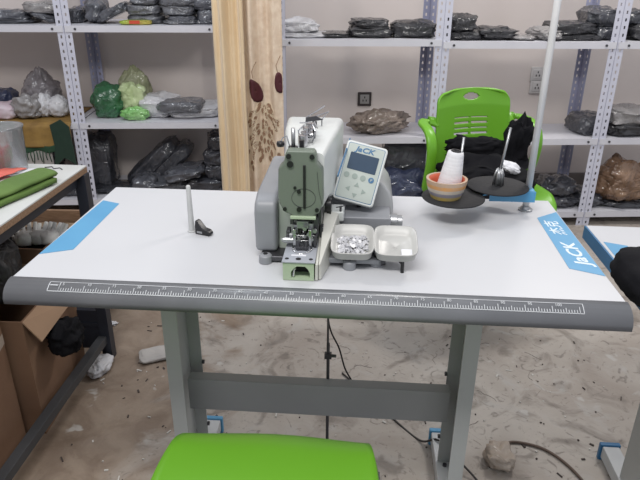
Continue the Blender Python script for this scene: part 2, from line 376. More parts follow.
# second rack, top
pack(70, 86, 8, 26, P_DARK, 'small dark pack right of the left post on the top shelf', AVp+.04, group=B_, shelf=SH_A[2], amp=.15)
pack(84, 106, -4, 26, P_GREY, 'upright knotted grey bag on the top shelf left of the leaning pack', AVp, group=B_, name='knotted_bag', cat='bag', shelf=SH_A[2], amp=.2, e1=.9, e2=.8, tie=.5)
pack(101, 133, 8, 27, P_GREY, 'grey pack leaning up against the grey stack on the top shelf', AVp-.02, group=B_, shelf=SH_A[2], tilt=-.42)
o = pack(121, 151, 22.5, 28.5, pack_mat('printed_snack_film', (.30, .42, .03), (.42, .30, .05), coat=.8), 'small green and red shiny packet in front of the grey stack', AV+.06, cat='packet', name='printed_packet', shelf=SH_A[2], dep=.06, amp=.1)
MB().box(-.030, .022, -.034, -.0305, .006, .022).build('red_label', mat('packet_red', (.60, .07, .03), .4), o)
rows = [(131, 165, 14, 26.5), (128, 162, 4, 14.4), (133, 160, -5, 4.5)]
nm = ['bottom', 'middle', 'top']
for i, (a, b, c, d) in enumerate(rows):
    pack(a, b, c, d, P_GREY2, 'grey clothes pack, %s of the middle stack behind the shiny packet' % nm[i], AVp, group=B_, shelf=SH_A[2] if i == 0 else None, amp=.1)
rows = [(165, 200, 22, 30), (169, 197, 14.5, 22.5), (164, 196, 5, 15), (161, 196, -4, 5.5)]
nm = ['lowest', 'second lowest', 'second from the top', 'topmost']
for i, (a, b, c, d) in enumerate(rows):
    pack(a, b, c, d, P_GREY2 if i != 1 else P_GREY, 'grey clothes pack, %s of the tall stack left of the curtain stack' % nm[i], AVp-.02, group=B_, shelf=SH_A[2] if i == 0 else None, amp=.1)
rows = [(193, 224, 22, 31), (197, 224, 9, 22), (194, 224, -3, 9.5)]
nm = ['bottom', 'middle', 'top']
for i, (a, b, c, d) in enumerate(rows):
    pack(a, b, c, d, P_GREY, 'grey clothes pack, %s of the stack touching the curtain' % nm[i], AVp, group=B_, shelf=SH_A[2] if i == 0 else None, amp=.1)
# second rack, middle
pack(91, 123, 88, 121, P_GBAG, 'dark green plastic bag, full and knotted, on the middle shelf', AVp-.04, name='plastic_bag', cat='plastic bag', shelf=SH_A[1], amp=.16, e1=.9, e2=.75, dep=.16)
pack(119, 149, 72, 112, P_OLIVE, 'olive green bag standing behind the pale green one', AVp+.10, name='plastic_bag', cat='plastic bag', shelf=SH_A[1], amp=.2, e1=.8, e2=.7, dep=.12, tie=.7)
pack(117, 144, 87, 116, P_PALEG, 'pale green crumpled bag right of the dark green bag', AVp-.03, name='plastic_bag', cat='plastic bag', shelf=SH_A[1]+.02, amp=.24, e1=.9, e2=.8, dep=.12)
pack(121, 148, 109, 120, P_GBAG2, 'bright green bag end lying under the pale green bag', AVp-.12, name='plastic_bag', cat='plastic bag', shelf=SH_A[1], amp=.2, e1=.8, e2=.8, dep=.08)
pack(141, 176, 96, 121, P_WHITE, 'white plastic sheet left of the grey pack on the middle shelf', AVp+.02, name='plastic_sheet', cat='plastic sheet', shelf=SH_A[1], amp=.14, dep=.24)
pack(170, 222, 103, 123, P_WHITE, 'white plastic sheet running under the grey pack towards the curtain', AVp+.02, name='plastic_sheet', cat='plastic sheet', shelf=SH_A[1], amp=.12, dep=.26)
pack(159, 203, 100, 118, P_GREY2, 'flat grey clothes pack lying on the white plastic sheets', AVp-.05, group=B_, shelf=SH_A[1]+.035, amp=.1)
# second rack, bottom
zb = SH_A[0]
pack(84, 112, 140, 190, P_DARK, 'large dark pack standing against the rear post, lower shelf', AVp+.10, group=B_, shelf=zb, amp=.12, e1=.35, e2=.4)
pack(92, 140, 188, 203, P_DARK, 'dark pack lying flat left of the slanting packs', AVp, group=B_, shelf=zb)
pack(132, 178, 190, 204, P_GREY, 'grey pack at the bottom left of the lower pile', AVp-.06, group=B_, shelf=zb)
pack(176, 226, 188, 204, P_GREY, 'grey pack at the bottom right of the lower pile, by the curtain', AVp-.06, group=B_, shelf=zb)
pack(134, 160, 176, 191, P_GREY, 'rounded grey pack at the left end of the lower pile', AVp-.05, group=B_)
pack(150, 194, 178, 191, P_GREY, 'grey pack in the middle of the lower pile under the slanting ones', AVp-.03, group=B_)
pack(190, 226, 176, 190, P_DARK, 'dark pack in the middle right of the lower pile', AVp-.05, group=B_)
pack(140, 184, 142, 184, P_DARK, 'long dark pack slanting up, left of the two leaning packs', AVp+.10, group=B_, tilt=-.72, amp=.1)
pack(156, 198, 144, 186, P_DARK, 'long dark pack slanting up, right of the two leaning packs', AVp+.11, group=B_, tilt=-.72, amp=.1)
pack(168, 206, 167, 179, P_GREY, 'shiny grey pack slanting on top of the lower pile', AVp-.08, group=B_, tilt=-.18)
pack(204, 228, 162, 177, P_DARK, 'dark pack third up beside the curtain, lower shelf', AVp-.02, group=B_)
pack(206, 230, 148, 162, P_DARK, 'dark pack fourth up beside the curtain, lower shelf', AVp-.01, group=B_)
pack(208, 232, 133, 148, P_DARK, 'topmost dark pack beside the curtain, lower shelf', AVp, group=B_)
# rack behind the machine
Vc = .15
pack(270, 330, 34, 42, P_WHITE, 'flat white bag lying right of the curtain on top shelf', Vc, group=C_, name='white_bag', cat='plastic bag', shelf=SH_C[2], amp=.12)
pack(276, 318, 20, 34.5, P_WHITE, 'heaped white bag on top of the flat white bag', Vc+.02, group=C_, name='white_bag', cat='plastic bag', amp=.2, e2=.8)
pack(319, 349, 34, 41, P_BLACK, 'small flat black pack between the white bags and folded stack', Vc, group=C_, shelf=SH_C[2])
pack(349, 390, 26, 41, P_BLACK, 'black folded pack in the middle of the top shelf, lower one', Vc, group=C_, shelf=SH_C[2], e1=.35)
pack(352, 386, 19, 27, P_BLACK, 'black folded pack lying on the middle one on the top shelf', Vc, group=C_)
pack(392, 434, 22, 41, P_BLACK, 'black pack with pale seam beside the post, top shelf', Vc, group=C_, shelf=SH_C[2], e1=.35)
pack(352, 406, 113, 143, P_BROWN, 'brown crumpled plastic bag on the shelf behind the control panel', .10, name='crumpled_bag', cat='plastic bag', shelf=SH_C[1], amp=.28, e1=.9, e2=.9, dep=.17, fs=2.8)
pack(384, 432, 143, 178, P_DARK, 'big dark square pack on the lower shelf under the brown bag', .22, group=C_, amp=.06, e1=.25, e2=.25)
pack(360, 434, 172, 205, P_NAVY, 'glossy navy plastic bag in front of the square dark pack', .10, group=C_, name='navy_bag', cat='plastic bag', shelf=SH_C[0], amp=.22, e1=.7, e2=.7, dep=.2)
# rack behind the chair
pack(448, 477, 30, 43, P_BLACK, 'black pack at the left end of that top shelf, lower one', Vc, group=D_, shelf=SH_E[2])
pack(446, 474, 15, 30.5, P_BLACK, 'black pack at the left end of that top shelf, upper one', Vc, group=D_)
pack(474, 512, 27, 43, P_BLACK, 'lumpy black pack with glints left of the thread pole', Vc, group=D_, shelf=SH_E[2], amp=.2, e2=.8)
pack(508, 532, 38, 44, P_CLEAR, 'thin hazy film pack left of the thread pole', Vc, group=D_, shelf=SH_E[2])
pack(534, 556, 28, 45, P_CLEAR, 'small hazy clear bag right beside the thread pole', Vc-.02, group=D_, shelf=SH_E[2], amp=.2, e2=.8)
pack(548, 594, 33, 46, P_BLACK, 'flat black pack right of the thread pole, lower one', Vc, group=D_, shelf=SH_E[2], e1=.35)
pack(549, 590, 22, 33.5, P_BLACK, 'flat black pack right of the thread pole, upper one', Vc, group=D_, e1=.35)
pack(588, 618, 26, 46, P_DARK, 'dark pack by the right post on the top shelf, lower one', Vc+.02, group=D_, shelf=SH_E[2], amp=.16)
pack(584, 616, 9, 26.5, P_DARK, 'dark pack by the right post on the top shelf, upper one', Vc+.04, group=D_, amp=.16)
pack(573, 604, 115, 134, P_DARK, 'dark shiny pack at the right end of the middle shelf', Vc, group=D_, shelf=SH_E[1], amp=.14)
for k, (a, b, c, d, l) in enumerate([(500, 540, 186, 211, 'dark garment heap in film behind the pole on the lower shelf'), (534, 580, 192, 213, 'dark garment heap in film in the lower middle'), (540, 575, 178, 193, 'dark folded pack lying on the lower garment heaps'), (570, 600, 190, 214, 'dark garment heap in film by the right post at the bottom')]):
    pack(a, b, c, d, P_DARK, l, Vc, group=D_, shelf=SH_E[0] if k != 2 else None, amp=.2, e1=.8, e2=.8)
# rightmost rack
pack(625, 668, 24, 48, P_BLACK, 'black pack on the top shelf at the right edge', Vc, group=E_, shelf=SH_E[2])
pack(620, 650, 10, 24.5, P_DARK, 'small dark pack lying on the black one at the right edge', Vc+.05, group=E_)
pack(604, 662, 122, 137, P_BLACK, 'wide black pack on the middle shelf at right edge, lower one', Vc-.02, group=E_, shelf=SH_E[1], e1=.4)
pack(606, 650, 108, 122.5, P_CLEAR, 'wrinkled clear film bag lying on the wide black pack', Vc-.02, group=E_, amp=.18)
pack(600, 655, 165, 200, P_RUST, 'rust brown glossy bag on the lower shelf at right edge', Vc-.04, name='brown_bag', cat='plastic bag', group=E_, shelf=SH_E[0]+.035, amp=.24, e1=.8, e2=.8)
pack(600, 668, 198, 214, P_DARK, 'dark flat pack under the rust brown bag', Vc-.02, group=E_, shelf=SH_E[0])

# ---------------------------------------------------------------- wall sockets
def socket(px, py, label, frame, face):
    u, z = on_rack(px, py, .715)
    t = thing('wall_socket', label, 'socket', RL(u, .72, z), RR)
    s = .043
    MB().box(-s, s, -.010, 0, -s, s).build('frame', frame, t, bevel=.003)
    MB().box(-s*.66, s*.66, -.013, -.010, -s*.66, s*.66).build('face_plate', face, t, bevel=.002)
    b = MB()
    for x, z2 in ((-.010, -.008), (.010, -.008), (0, .012)): b.box(x-.003, x+.003, -.0145, -.013, z2-.006, z2+.006)
    b.build('pin_hole', M_DARK, t)
mw = mat('socket_white', (.6, .58, .57), .4); mb = mat('socket_frame_dark', (.05, .04, .04), .4)
socket(364.5, 99, 'square wall socket with dark frame above the brown bag', mb, mat('socket_grey', (.33, .32, .31), .4))
socket(537.5, 74, 'upper white wall socket beside the thread pole', mw, mw)
socket(536.5, 86.5, 'lower white wall socket beside the thread pole', mw, mw)

# ---------------------------------------------------------------- curtains
def curtain(name, label, x0, x1, y, m, folds, amp, z0=.005, z1=1.9, seed=1, lean=0.):
    def f(u, v):
        z = lerp(z0, z1, v); sp = 1-.05*v
        x = lerp(x0, x1, u); x = (x-(x0+x1)/2)*sp+(x0+x1)/2+lean*(1-v)
        yy = y+amp*(sin(u*folds*2*pi+seed)+.55*sin(u*folds*4.3*pi+seed*2+v*2))+.012*noise.noise(Vector((u*3, v*6, seed)))
        return (x, yy, z)
    o = MB().grid(f, 70, 60).build(name, m, smooth=True, solid=.002)
    return tag(o, label, 'curtain'), f
CY = 1.66
cur1, f1 = curtain('plain_curtain', 'plain beige satin curtain hanging left of the embroidered one', -.568, -.425, CY, M_CURT, 1.6, .020, seed=1.2)
cur2, f2 = curtain('embroidered_curtain', 'cream cutwork curtain with maroon leaves hanging behind the sewing machine', -.440, -.266, CY+.012, M_CURT2, 1.6, .016, seed=2.6)
def on_curt(px, py):
    d = ray(px, py); t = (CY-.03-CAM.y)/d.y; P = CAM+d*t
    u = (P.x+.440)/.174; v = (P.z-.005)/1.895; u = min(max(u, 0.02), .98)
    q = f2(u, v); return Vector((q[0], q[1]-.0035, q[2]))
def leaf(cx, cy, wpx, hpx, ang, n=14):
    vs = []
    for k in range(n):
        t = 2*pi*k/n; a = wpx/2*sin(t)*(1-.25*cos(t)); b = hpx/2*cos(t)
        vs.append(on_curt(cx+a*cos(ang)-b*sin(ang), cy-(a*sin(ang)+b*cos(ang))))
    return vs
for (cx, cy, w_, h_, a_) in ((254, 92, 11, 26, .35), (279, 84, 9, 22, .15)):
    b = MB(); vs = []; n_ = 16
    for q in (1., .75, .5, .25, .02): vs += leaf(cx, cy, w_*q, h_*q, a_, n_)
    b.add(vs, [(j*n_+i, j*n_+(i+1) % n_, (j+1)*n_+(i+1) % n_, (j+1)*n_+i) for j in range(4) for i in range(n_)]); b.build('maroon_leaf', M_LEAF, cur2, solid=.003, smooth=True)
    b = MB(); b.tube([on_curt(cx-2, cy-h_/2), on_curt(cx-3.2, cy-h_/2-7), on_curt(cx-1, cy-h_/2-13), on_curt(cx+.5, cy-h_/2-16)], .0015, 5); b.build('leaf_stem', M_CUT, cur2)
random.seed(5); bc = MB(); br = MB()
for k in range(120):
    a = random.uniform(-.9, .9); r = random.uniform(12, 76); cx = 262+r*sin(a)*.62; cy = 98+r*cos(a)
    if not (246 < cx < 281) or cy > 186: continue
    vs = leaf(cx, cy, 2.6, 6.0, a*.9+pi+random.uniform(-.2, .2), 10); bc.add(vs, [tuple(range(10))])
    vs = leaf(cx, cy, 4.2, 8.0, a*.9+pi, 12); br.tube(vs+[vs[0]], .0011, 4)
cw = bc.build('cutwork_hole', M_CUT, cur2, solid=.001); cw['kind'] = 'stuff'
cw = br.build('cutwork_stitching', M_THR, cur2); cw['kind'] = 'stuff'

# ---------------------------------------------------------------- sewing tables
TD = .55; TZ = .75
def nosing_profile():      # (y, z) from the top front edge round to underneath
    return [(0, 0), (-.012, -.001), (-.022, -.0045), (-.031, -.010), (-.038, -.018), (-.0425, -.029), (-.0425, -.040), (-.036, -.041), (-.034, -.029), (-.024, -.012), (0, -.006)]
def sewing_table(loc, label, main=True):
    t = thing('sewing_table', label, 'table', loc)
    b = MB().box(-.6, .6, 0, TD, TZ-.032, TZ); b.build('table_top', M_TOP, t, bevel=.0015)
    prof = [(y, TZ+z) for y, z in nosing_profile()]
    ns = MB().prism(prof, 'x', -.603, .603).build('front_nosing', M_NOSE, t, smooth=False)
    for p in ns.data.polygons: p.use_smooth = abs(p.normal.x) < .5
    if main:
        # ruler print wrapped on the nosing: s = arc coordinate 0..1
        def NP(x, s):
            P = [(-.012, -.001), (-.022, -.0045), (-.031, -.010), (-.038, -.018)]
            k = s*3; i = min(int(k), 2); q = k-i; y = lerp(P[i][0], P[i+1][0], q); z = lerp(P[i][1], P[i+1][1], q)
            return Vector((x, y-.0009, TZ+z+.0006))
        def strip(b, x0, s0, x1, s1):
            for a in range(3):
                sa = max(s0, a/3); sb = min(s1, (a+1)/3)
                if sb-sa > 1e-4: b.add([NP(x0, sa), NP(x1, sa), NP(x1, sb), NP(x0, sb)], [(0, 1, 2, 3)])
        b = MB(); X0, X1 = -.515, .515
        S0, S1 = .03, .76
        strip(b, X0, S0, X1, S0+.035); strip(b, X0, S1-.05, X1, S1)
        for x in (X0, X0+.022, X1-.001): strip(b, x, S0, x+.0016, S1)
        k = 0; x = X0+.022
        while x < X1-.004:
            ln = .46 if k % 10 == 0 else (.36 if k % 5 == 0 else .25)
            strip(b, x, S1-ln, x+.0013, S1); x += .005; k += 1
        b.build('ruler_print', M_PRINT, ns)
        q = Matrix(((1, 0, 0, 0), (0, .87, -.49, 0), (0, .49, .87, 0), (0, 0, 0, 1)))
        for k in range(20):
            P = NP(X0+.028+k*.05, .30)
            text_mesh('ruler_number', str(5*(k+1)), M_PRINT, ns, .0085, Matrix.Translation(P+Vector((0, -.0006, .0003))) @ q)
        MB().box(-.0, .016, 0, .006, 0, .0004).build('ruler_mark', M_PRINT, ns, loc=NP(X0+.003, .35))
    # corner stickers
    for sx in ((-1, 1) if main else (-1,)):
        pts = [(.538, .418), (.597, .463), (.598, .104), (.534, .134)]
        if sx < 0: pts = [(-.541, .420), (-.592, .440), (-.598, .104), (-.535, .133)]
        st = MB().prism(pts, 'z', TZ+.0002, TZ+.0009).build('corner_sticker', M_BLUE, t)
        if sx > 0:
            R = Matrix.Translation((.5835, .150, TZ+.0013)) @ Matrix.Rotation(radians(91), 4, 'Z')
            text_mesh('sticker_lettering', 'JaCK', M_WPRINT, st, .042, R, shear=.2, bold=.0009, xs=1.34)
            R = Matrix.Translation((.579, .310, TZ+.0013)) @ Matrix.Rotation(radians(91), 4, 'Z')
            text_mesh('sticker_characters', '杰克', M_WPRINT, st, .038, R, shear=.15, bold=.0004, xs=1.15)
    lx = .353 if main else .475
    for s in (-1, 1):
        lx = (.353 if s < 0 else .372) if main else .475
        # C-channel column
        b = MB(); xo = s*lx; xi = s*(lx-.036); a, c = min(xo, xi), max(xo, xi)
        b.box(a, c, .130, .134, .05, TZ-.036); b.box(a, c, .296, .30, .05, TZ-.036)
        b.box(min(xo, xo-s*.004), max(xo, xo-s*.004), .134, .296, .05, TZ-.036)
        col = b.build('column', M_STAND, t, bevel=.001)
        b = MB(); b.prism([(.136, TZ-.10), (.136, TZ-.115), (.285, TZ-.045), (.285, TZ-.036), (.27, TZ-.036)], 'x', xi-.002, xi+.002); b.build('brace', M_STAND, t)
        b = MB(); b.box(s*lx-.05, s*lx+.05, .10, .34, TZ-.036, TZ-.0325); b.build('top_flange', M_STAND, t)
        b = MB(); b.box(s*(lx-.018)-.024, s*(lx-.018)+.024, -.10, .415, .012, .052); ft = b.build('foot', M_FOOT, t, bevel=.003)
        for y0, y1 in ((-.115, -.1), (.415, .43)):
            MB().box(s*(lx-.018)-.029, s*(lx-.018)+.029, y0, y1, .0, .056).build('end_cap', M_BLUE if main else M_DBLUE, ft, bevel=.003)
        for z in (.14, .20, .28, .35): MB().cyl((xi, .298, z), (xi-s*.006, .298, z), .006, n=8).build('bolt', M_DSTEEL, col)
        for y in (.2, .28): MB().cyl((xo-s*.018, y, .052), (xo-s*.018, y, .058), .006, n=8).build('bolt', M_DSTEEL, col)
    x = .335 if main else lx-.034
    b = MB(); b.box(-x, x, .216, .220, .258, .352); b.box(-x, x, .220, .25, .258, .262); b.box(-x, x, .22, .25, .348, .352)
    b.build('cross_beam', mat('beam_grey', (.33, .34, .34), .42, c2=(.30, .31, .31), nscale=5), t, bevel=.001)
    if not main:
        MB().box(-.6045, -.6002, .0, TD, TZ-.036, TZ-.001).build('blue_edge_band', M_DBLUE, t)
    return t
sewing_table((0, 0, 0), 'white sewing table with grey ruler edge carrying the machine')
t2 = sewing_table((1.305, -.02, -.06), 'second white sewing table with blue edge at the right border', False)
for ch in t2.children:     # its stand is shorter: keep the feet on the floor
    if ch.name.startswith('foot'): ch.location.z += .06
    if ch.name.startswith('column'):
        for v in ch.data.vertices: v.co.z = .11+(v.co.z-.05)*(.604/.664)

# black fabric bundle lying on the corner of table two
o = blob(.17, .26, .085, 41, .8, .75, .06).build('black_cloth_bundle', C_BLACK, smooth=True, loc=(.722, .130, .692)); o.rotation_euler.z = .0
tag(o, 'rounded black cloth bundle on the left edge of the second table', 'cloth')

# peg and black clip on the table
t = thing('thread_peg', 'upright grey plastic peg on the left of the table', 'peg', (-.302, .256, TZ))
MB().lathe([(.0075, 0), (.0072, .002), (.0062, .06), (.0052, .112), (.0035, .115)], 14).build('peg_body', mat('peg_grey', (.52, .53, .53), .4), t, smooth=True)
MB().lathe([(.010, 0), (.010, .003), (.0078, .004)], 14).build('peg_collar', mat('peg_grey', (.42, .43, .43), .4), t)
t = thing('cable_clip', 'small black plastic clip lying at the foot of the grey peg', 'clip', (-.271, .243, TZ+.0003), -.35)
b = MB().prism([(-.018, 0), (.020, 0), (.024, .006), (.018, .013), (.004, .016), (-.010, .032), (-.016, .034), (-.018, .02)], 'y', -.008, .008)
b.build('clip_body', M_BLACK, t, bevel=.002)
MB().box(-.012, .002, -.0086, -.008, .004, .009).build('clip_mark', M_STEEL, t)

# ---------------------------------------------------------------- button sewing machine
mc = thing('button_sewing_machine', 'white and grey button sewing machine standing on the white table', 'sewing machine', (0, 0, TZ))
Z = lambda z: z-TZ
def rrect(x0, x1, z0, z1, r, n=5):
    pts = []
    for cx, cz, a in ((x1-r, z1-r, 0), (x0+r, z1-r, 90), (x0+r, z0+r, 180), (x1-r, z0+r, 270)):
        for k in range(n+1): t_ = radians(a+90*k/n); pts.append((cx+r*cos(t_), cz+r*sin(t_)))
    return pts
def loft(secs, axis='y'):
    b = MB(); n = len(secs[0][1]); vs = []; fs = []
    for y, p in secs: vs += [(q[0], y, q[1]) for q in p]
    for j in range(len(secs)-1): fs += [(j*n+i, j*n+(i+1) % n, (j+1)*n+(i+1) % n, (j+1)*n+i) for i in range(n)]
    fs += [tuple(reversed(range(n))), tuple(range((len(secs)-1)*n, len(secs)*n))]
    return b.add(vs, fs)
# base plate with feet
MB().box(-.115, .150, .105, .44, .004, .016).build('base_plate', M_DSTEEL, mc, bevel=.003)
b = MB(); b.box(.030, .138, .098, .135, .008, .020); b.build('base_rail', M_MGREY, mc, bevel=.003)
for x, y in ((-.103, .108), (.075, .095), (.13, .115)):
    b = MB().lathe([(.014, 0), (.014, .016), (.011, .019), (.006, .020)], 16); f_ = b.build('base_foot', M_MGREY, mc, loc=(x, y, 0), smooth=False, bevel=.001)
    MB().cyl((0, 0, .019), (0, 0, .0215), .005, n=6).build('foot_screw', M_DARK, f_)
# grey housing : left cheek, rear body with round right shoulder
b = MB().prism([(.125, .016), (.118, .105), (.128, .128), (.16, .140), (.40, .148), (.45, .13), (.455, .016)], 'x', -.127, -.080); b.build('housing_left', M_MGREY, mc, bevel=.009, seg=3)
sh = [(-.08, .016)]+[(-.08, .135)]+[(.095, .135)]+[(.095+.075*sin(radians(a)), .06+.075*cos(radians(a))) for a in (15, 30, 45, 60, 75, 90)]+[(.17, .016)]
MB().prism(sh, 'y', .30, .455).build('housing_rear', mat('machine_grey_light', (.40, .41, .42), .4), mc, bevel=.006, seg=3)
MB().box(.040, .162, .225, .305, .012, .063).build('drive_box', M_MGREY, mc, bevel=.004)
b = MB(); b.cyl((.162, .26, .042), (.178, .26, .042), .018, n=20); b.cyl((.178, .26, .042), (.190, .26, .042), .015, n=20); b.build('hand_knob', M_STEEL, mc, smooth=False, bevel=.001)
# white arm
secs = []
for y, x0, x1, z0, z1, r in ((.128, -.062, .018, .118, .236, .012), (.20, -.068, .026, .115, .242, .013), (.30, -.082, .038, .085, .246, .013), (.395, -.088, .046, .016, .247, .013), (.41, -.082, .040, .018, .240, .013)):
    secs.append((y, rrect(x0, x1, z0, z1, r)))
arm = loft(secs).build('arm', M_MWHITE, mc, smooth=True); 
q = arm.modifiers.new('e', 'EDGE_SPLIT'); q.split_angle = radians(50)
b = MB(); b.prism([(.14, .185), (.38, .20), (.38, .204), (.14, .189)], 'x', .024, .0265, Matrix.Rotation(radians(-4.2), 4, 'Z') @ Matrix.Translation((.010, .0, 0)))
b.build('arm_stripe', M_LOGO, mc)
MB().box(-.080, -.040, .15, .30, .010, .125).build('bed_column', mat('machine_white_green', (.66, .72, .64), .4), mc, bevel=.004)
# green face plate with shaped outline
fp = [(-.056, .243), (-.060, .222), (-.071, .211), (-.073, .150), (-.070, .135), (-.060, .118), (-.046, .112), (-.040, .104), (-.006, .104), (.000, .112), (.010, .118), (.017, .135), (.019, .150), (.017, .209), (.006, .222), (.003, .243), (-.002, .247), (-.050, .247)]
face = MB().prism(fp, 'y', .100, .128).build('face_plate', M_MGREEN, mc, bevel=.004)
b = MB()
for x, z, r in ((-.050, .236, .005), (-.004, .236, .005), (-.047, .220, .0065), (-.059, .126, .004), (.006, .126, .004), (-.038, .172, .003), (-.030, .164, .004), (-.030, .126, .005), (-.035, .107, .0045)):
    MB().cyl((x, .1005, z), (x, .0965, z), r, n=12).build('face_screw', M_BLACK, face)
MB().box(-.0215, -.0165, .0965, .1005, .128, .219).build('face_slot', M_BLACK, face, bevel=.001)
b = MB()
for k in range(24):
    a0, a1 = 2*pi*k/24, 2*pi*(k+1)/24
    b.tube([(-.021+.024*cos(a0), .0998, .150+.020*sin(a0)), (-.021+.024*cos(a1), .0998, .150+.020*sin(a1))], .0006, 4)
b.tube([(.006, .0998, .205), (.010, .0998, .165), (.016, .0998, .14)], .0006, 4); b.build('face_groove', M_DSTEEL, face)
MB().box(-.048, .004, .094, .104, .106, .112).build('lower_lip', M_MGREEN2, face, bevel=.001)
# top tension assembly
ta = MB()
ta.cyl((-.028, .165, .240), (-.028, .165, .262), .010, n=16); ta.cyl((-.022, .185, .24), (-.022, .185, .272), .004, n=10)
for z in (.252, .257, .262): ta.cyl((-.022, .185, z), (-.022, .185, z+.002), .013, n=18)
ta.cyl((-.020, .215, .245), (-.020, .215, .275), .005, n=10); ta.cyl((-.020, .215, .262), (-.020, .215, .266), .014, n=18)
ta.cyl((-.018, .245, .245), (-.018, .245, .268), .008, n=12); ta.cyl((-.03, .205, .262), (-.008, .205, .262), .004, n=8)
ta.tube([(-.010, .175, .243), (-.004, .178, .268), (-.012, .200, .275), (-.004, .225, .262), (-.012, .25, .27)], .0016, 6)
ta.tube([(-.036, .18, .243), (-.040, .19, .265), (-.03, .21, .272), (-.036, .235, .262)], .0016, 6)
ta.build('tension_unit', M_CHROME, mc, smooth=False)
b = MB(); b.cyl((-.046, .148, .240), (-.046, .148, .280), .0042, n=12); b.build('thread_post', M_STEEL, mc, smooth=True)
b = MB(); b.cyl((-.046, .146, .2395), (-.046, .146, .243), .010, n=16); b.cyl((-.008, .195, .248), (-.008, .195, .268), .003, n=8); b.cyl((-.028, .140, .240), (-.028, .140, .258), .005, n=10); b.build('post_base', M_BLACK, mc)
b = MB(); b.tube([(-.054, .15, .243), (-.060, .155, .262), (-.068, .155, .258), (-.071, .150, .252)], .0014, 6); k1 = b.build('lever_wire', M_CHROME, mc)
b = MB().lathe([(.0, -.006), (.007, -.005), (.0085, 0), (.007, .005), (.0, .006)], 14); b.build('lever_knob', M_BLACK, mc, smooth=True, loc=(-.072, .148, .247))
b = MB(); b.tube([(-.035, .30, .247), (-.034, .30, .268), (-.015, .315, .277), (.004, .335, .287)], .0018, 6); b.tube([(.0, .31, .247), (.0, .31, .262), (.014, .33, .275), (-.02, .30, .268)], .0016, 6); b.tube([(-.046, .27, .262), (-.02, .275, .262)], .002, 6); b.build('thread_guide', M_CHROME, mc)
b = MB(); b.prism([(-.036, .258), (.004, .264), (-.012, .272), (-.034, .268)], 'y', .295, .299); b.box(-.02, -.01, .29, .30, .247, .26); b.build('guide_plate', M_DSTEEL, mc)
# needle mechanism
def part_tubes(name, m, items):
    b = MB()
    for it in items: b.cyl(*it) if len(it) > 2 else b.box(*it[0])
    return b.build(name, m, mc, bevel=.0006)
part_tubes('needle_bar', M_CHROME, [((-.023, .118, .105), (-.023, .118, .060), .0035, None, 12), ((-.023, .118, .060), (-.023, .118, .046), .0012, None, 8), ((-.023, .118, .072), (-.023, .118, .060), .006, None, 12)])
part_tubes('needle_clamp_block', M_STEEL, [((-.036, -.012, .104, .120, .082, .098),), ((-.046, -.034, .108, .124, .070, .088),), ((-.012, -.002, .108, .125, .066, .092),)])
for it in ((-.002, .008, .11, .15, .060, .105), (.006, .014, .12, .16, .085, .118), (-.050, -.043, .11, .14, .088, .106), (.010, .017, .13, .15, .05, .075), (-.058, -.050, .105, .13, .05, .075), (.0, .006, .095, .12, .046, .07)):
    part_tubes('lifting_lever', M_DSTEEL, [(it,)])
b = MB()
for k, (x, y, z) in enumerate([(-.040, .095, .078), (-.010, .098, .074), (-.030, .092, .062), (-.004, .10, .062), (-.047, .100, .060), (-.018, .094, .088), (.002, .102, .080)]):
    MB().cyl((x, y, z), (x, y-.006, z), .0042, n=10).build('mechanism_screw', M_STEEL, mc)
b = MB(); b.box(-.046, .002, .102, .106, .062, .068); b.box(-.042, -.036, .09, .11, .05, .085); b.box(-.010, -.004, .09, .11, .05, .085); b.box(-.036, -.010, .098, .104, .052, .058); b.build('clamp_frame', M_CHROME, mc, bevel=.0008)
b = MB(); b.cyl((-.062, .098, .058), (-.040, .098, .058), .0065, n=12); b.cyl((-.066, .098, .058), (-.062, .098, .058), .0045, n=10); b.cyl((-.05, .10, .068), (-.044, .10, .068), .005, n=10); b.build('clamp_stop', M_STEEL, mc)
b = MB(); pts = [(-.023+.019*cos(radians(a)), .090-.024*sin(radians(a)), .046-.004*sin(radians(a))) for a in range(0, 181, 15)]; b.tube(pts, .0018, 6); b.build('button_clamp', M_CHROME, mc, smooth=True)
b = MB(); b.cyl((-.031, .084, .0425), (-.031, .084, .062), .004, n=10); b.cyl((-.015, .084, .0425), (-.015, .084, .062), .004, n=10); b.box(-.036, -.010, .080, .088, .046, .052); b.build('clamp_jaw', M_DSTEEL, mc)
# nose (work bed)
b = MB(); y0, y1 = .030, .17; x0, x1 = -.056, .006
nose = [(x0, 0.001), (x1, .001), (x1, .0395), (x0, .0395)]
hole = [(-.038, .006), (-.038, .018), (-.032, .027), (-.022, .031), (-.010, .028), (-.004, .018), (-.003, .006)]
b.box(x0, -.040, y0, y1, .001, .0395); b.box(-.002, x1, y0, y1, .001, .0395); b.box(-.040, -.002, y0, y1, .001, .006); b.box(-.040, -.002, y0, y1, .032, .0395); b.box(-.040, -.002, y0+.03, y1, .006, .032)
b.prism([(-.040, .032), (-.040, .019), (-.034, .027), (-.028, .032)], 'y', y0, y0+.03); b.prism([(-.002, .032), (-.012, .032), (-.006, .026), (-.002, .018)], 'y', y0, y0+.03)
nz = b.build('nose', M_MGREEN2, mc)
MB().box(-.0395, -.0025, .058, .0598, .0065, .0315).build('nose_opening', M_DARK, nz)
MB().tube([(-.035, .034, .008), (-.034, .034, .022), (-.031, .034, .026)], .002, 6).build('nose_spring', M_CHROME, nz)
b = MB().box(x0-.002, x1+.002, y0-.002, .145, .0395, .0425); bp = b.build('bed_cover', M_PGREY, mc, bevel=.0008)
b = MB()
for x in (-.049, -.026, -.001): b.cyl((x, .042, .0425), (x, .042, .0433), .004 if x != -.026 else .0055, n=12)
b.build('cover_screw', M_DARK, bp)
MB().box(-.042, -.012, .0555, .0615, .0425, .043).build('cover_label', C_WHITE, bp)
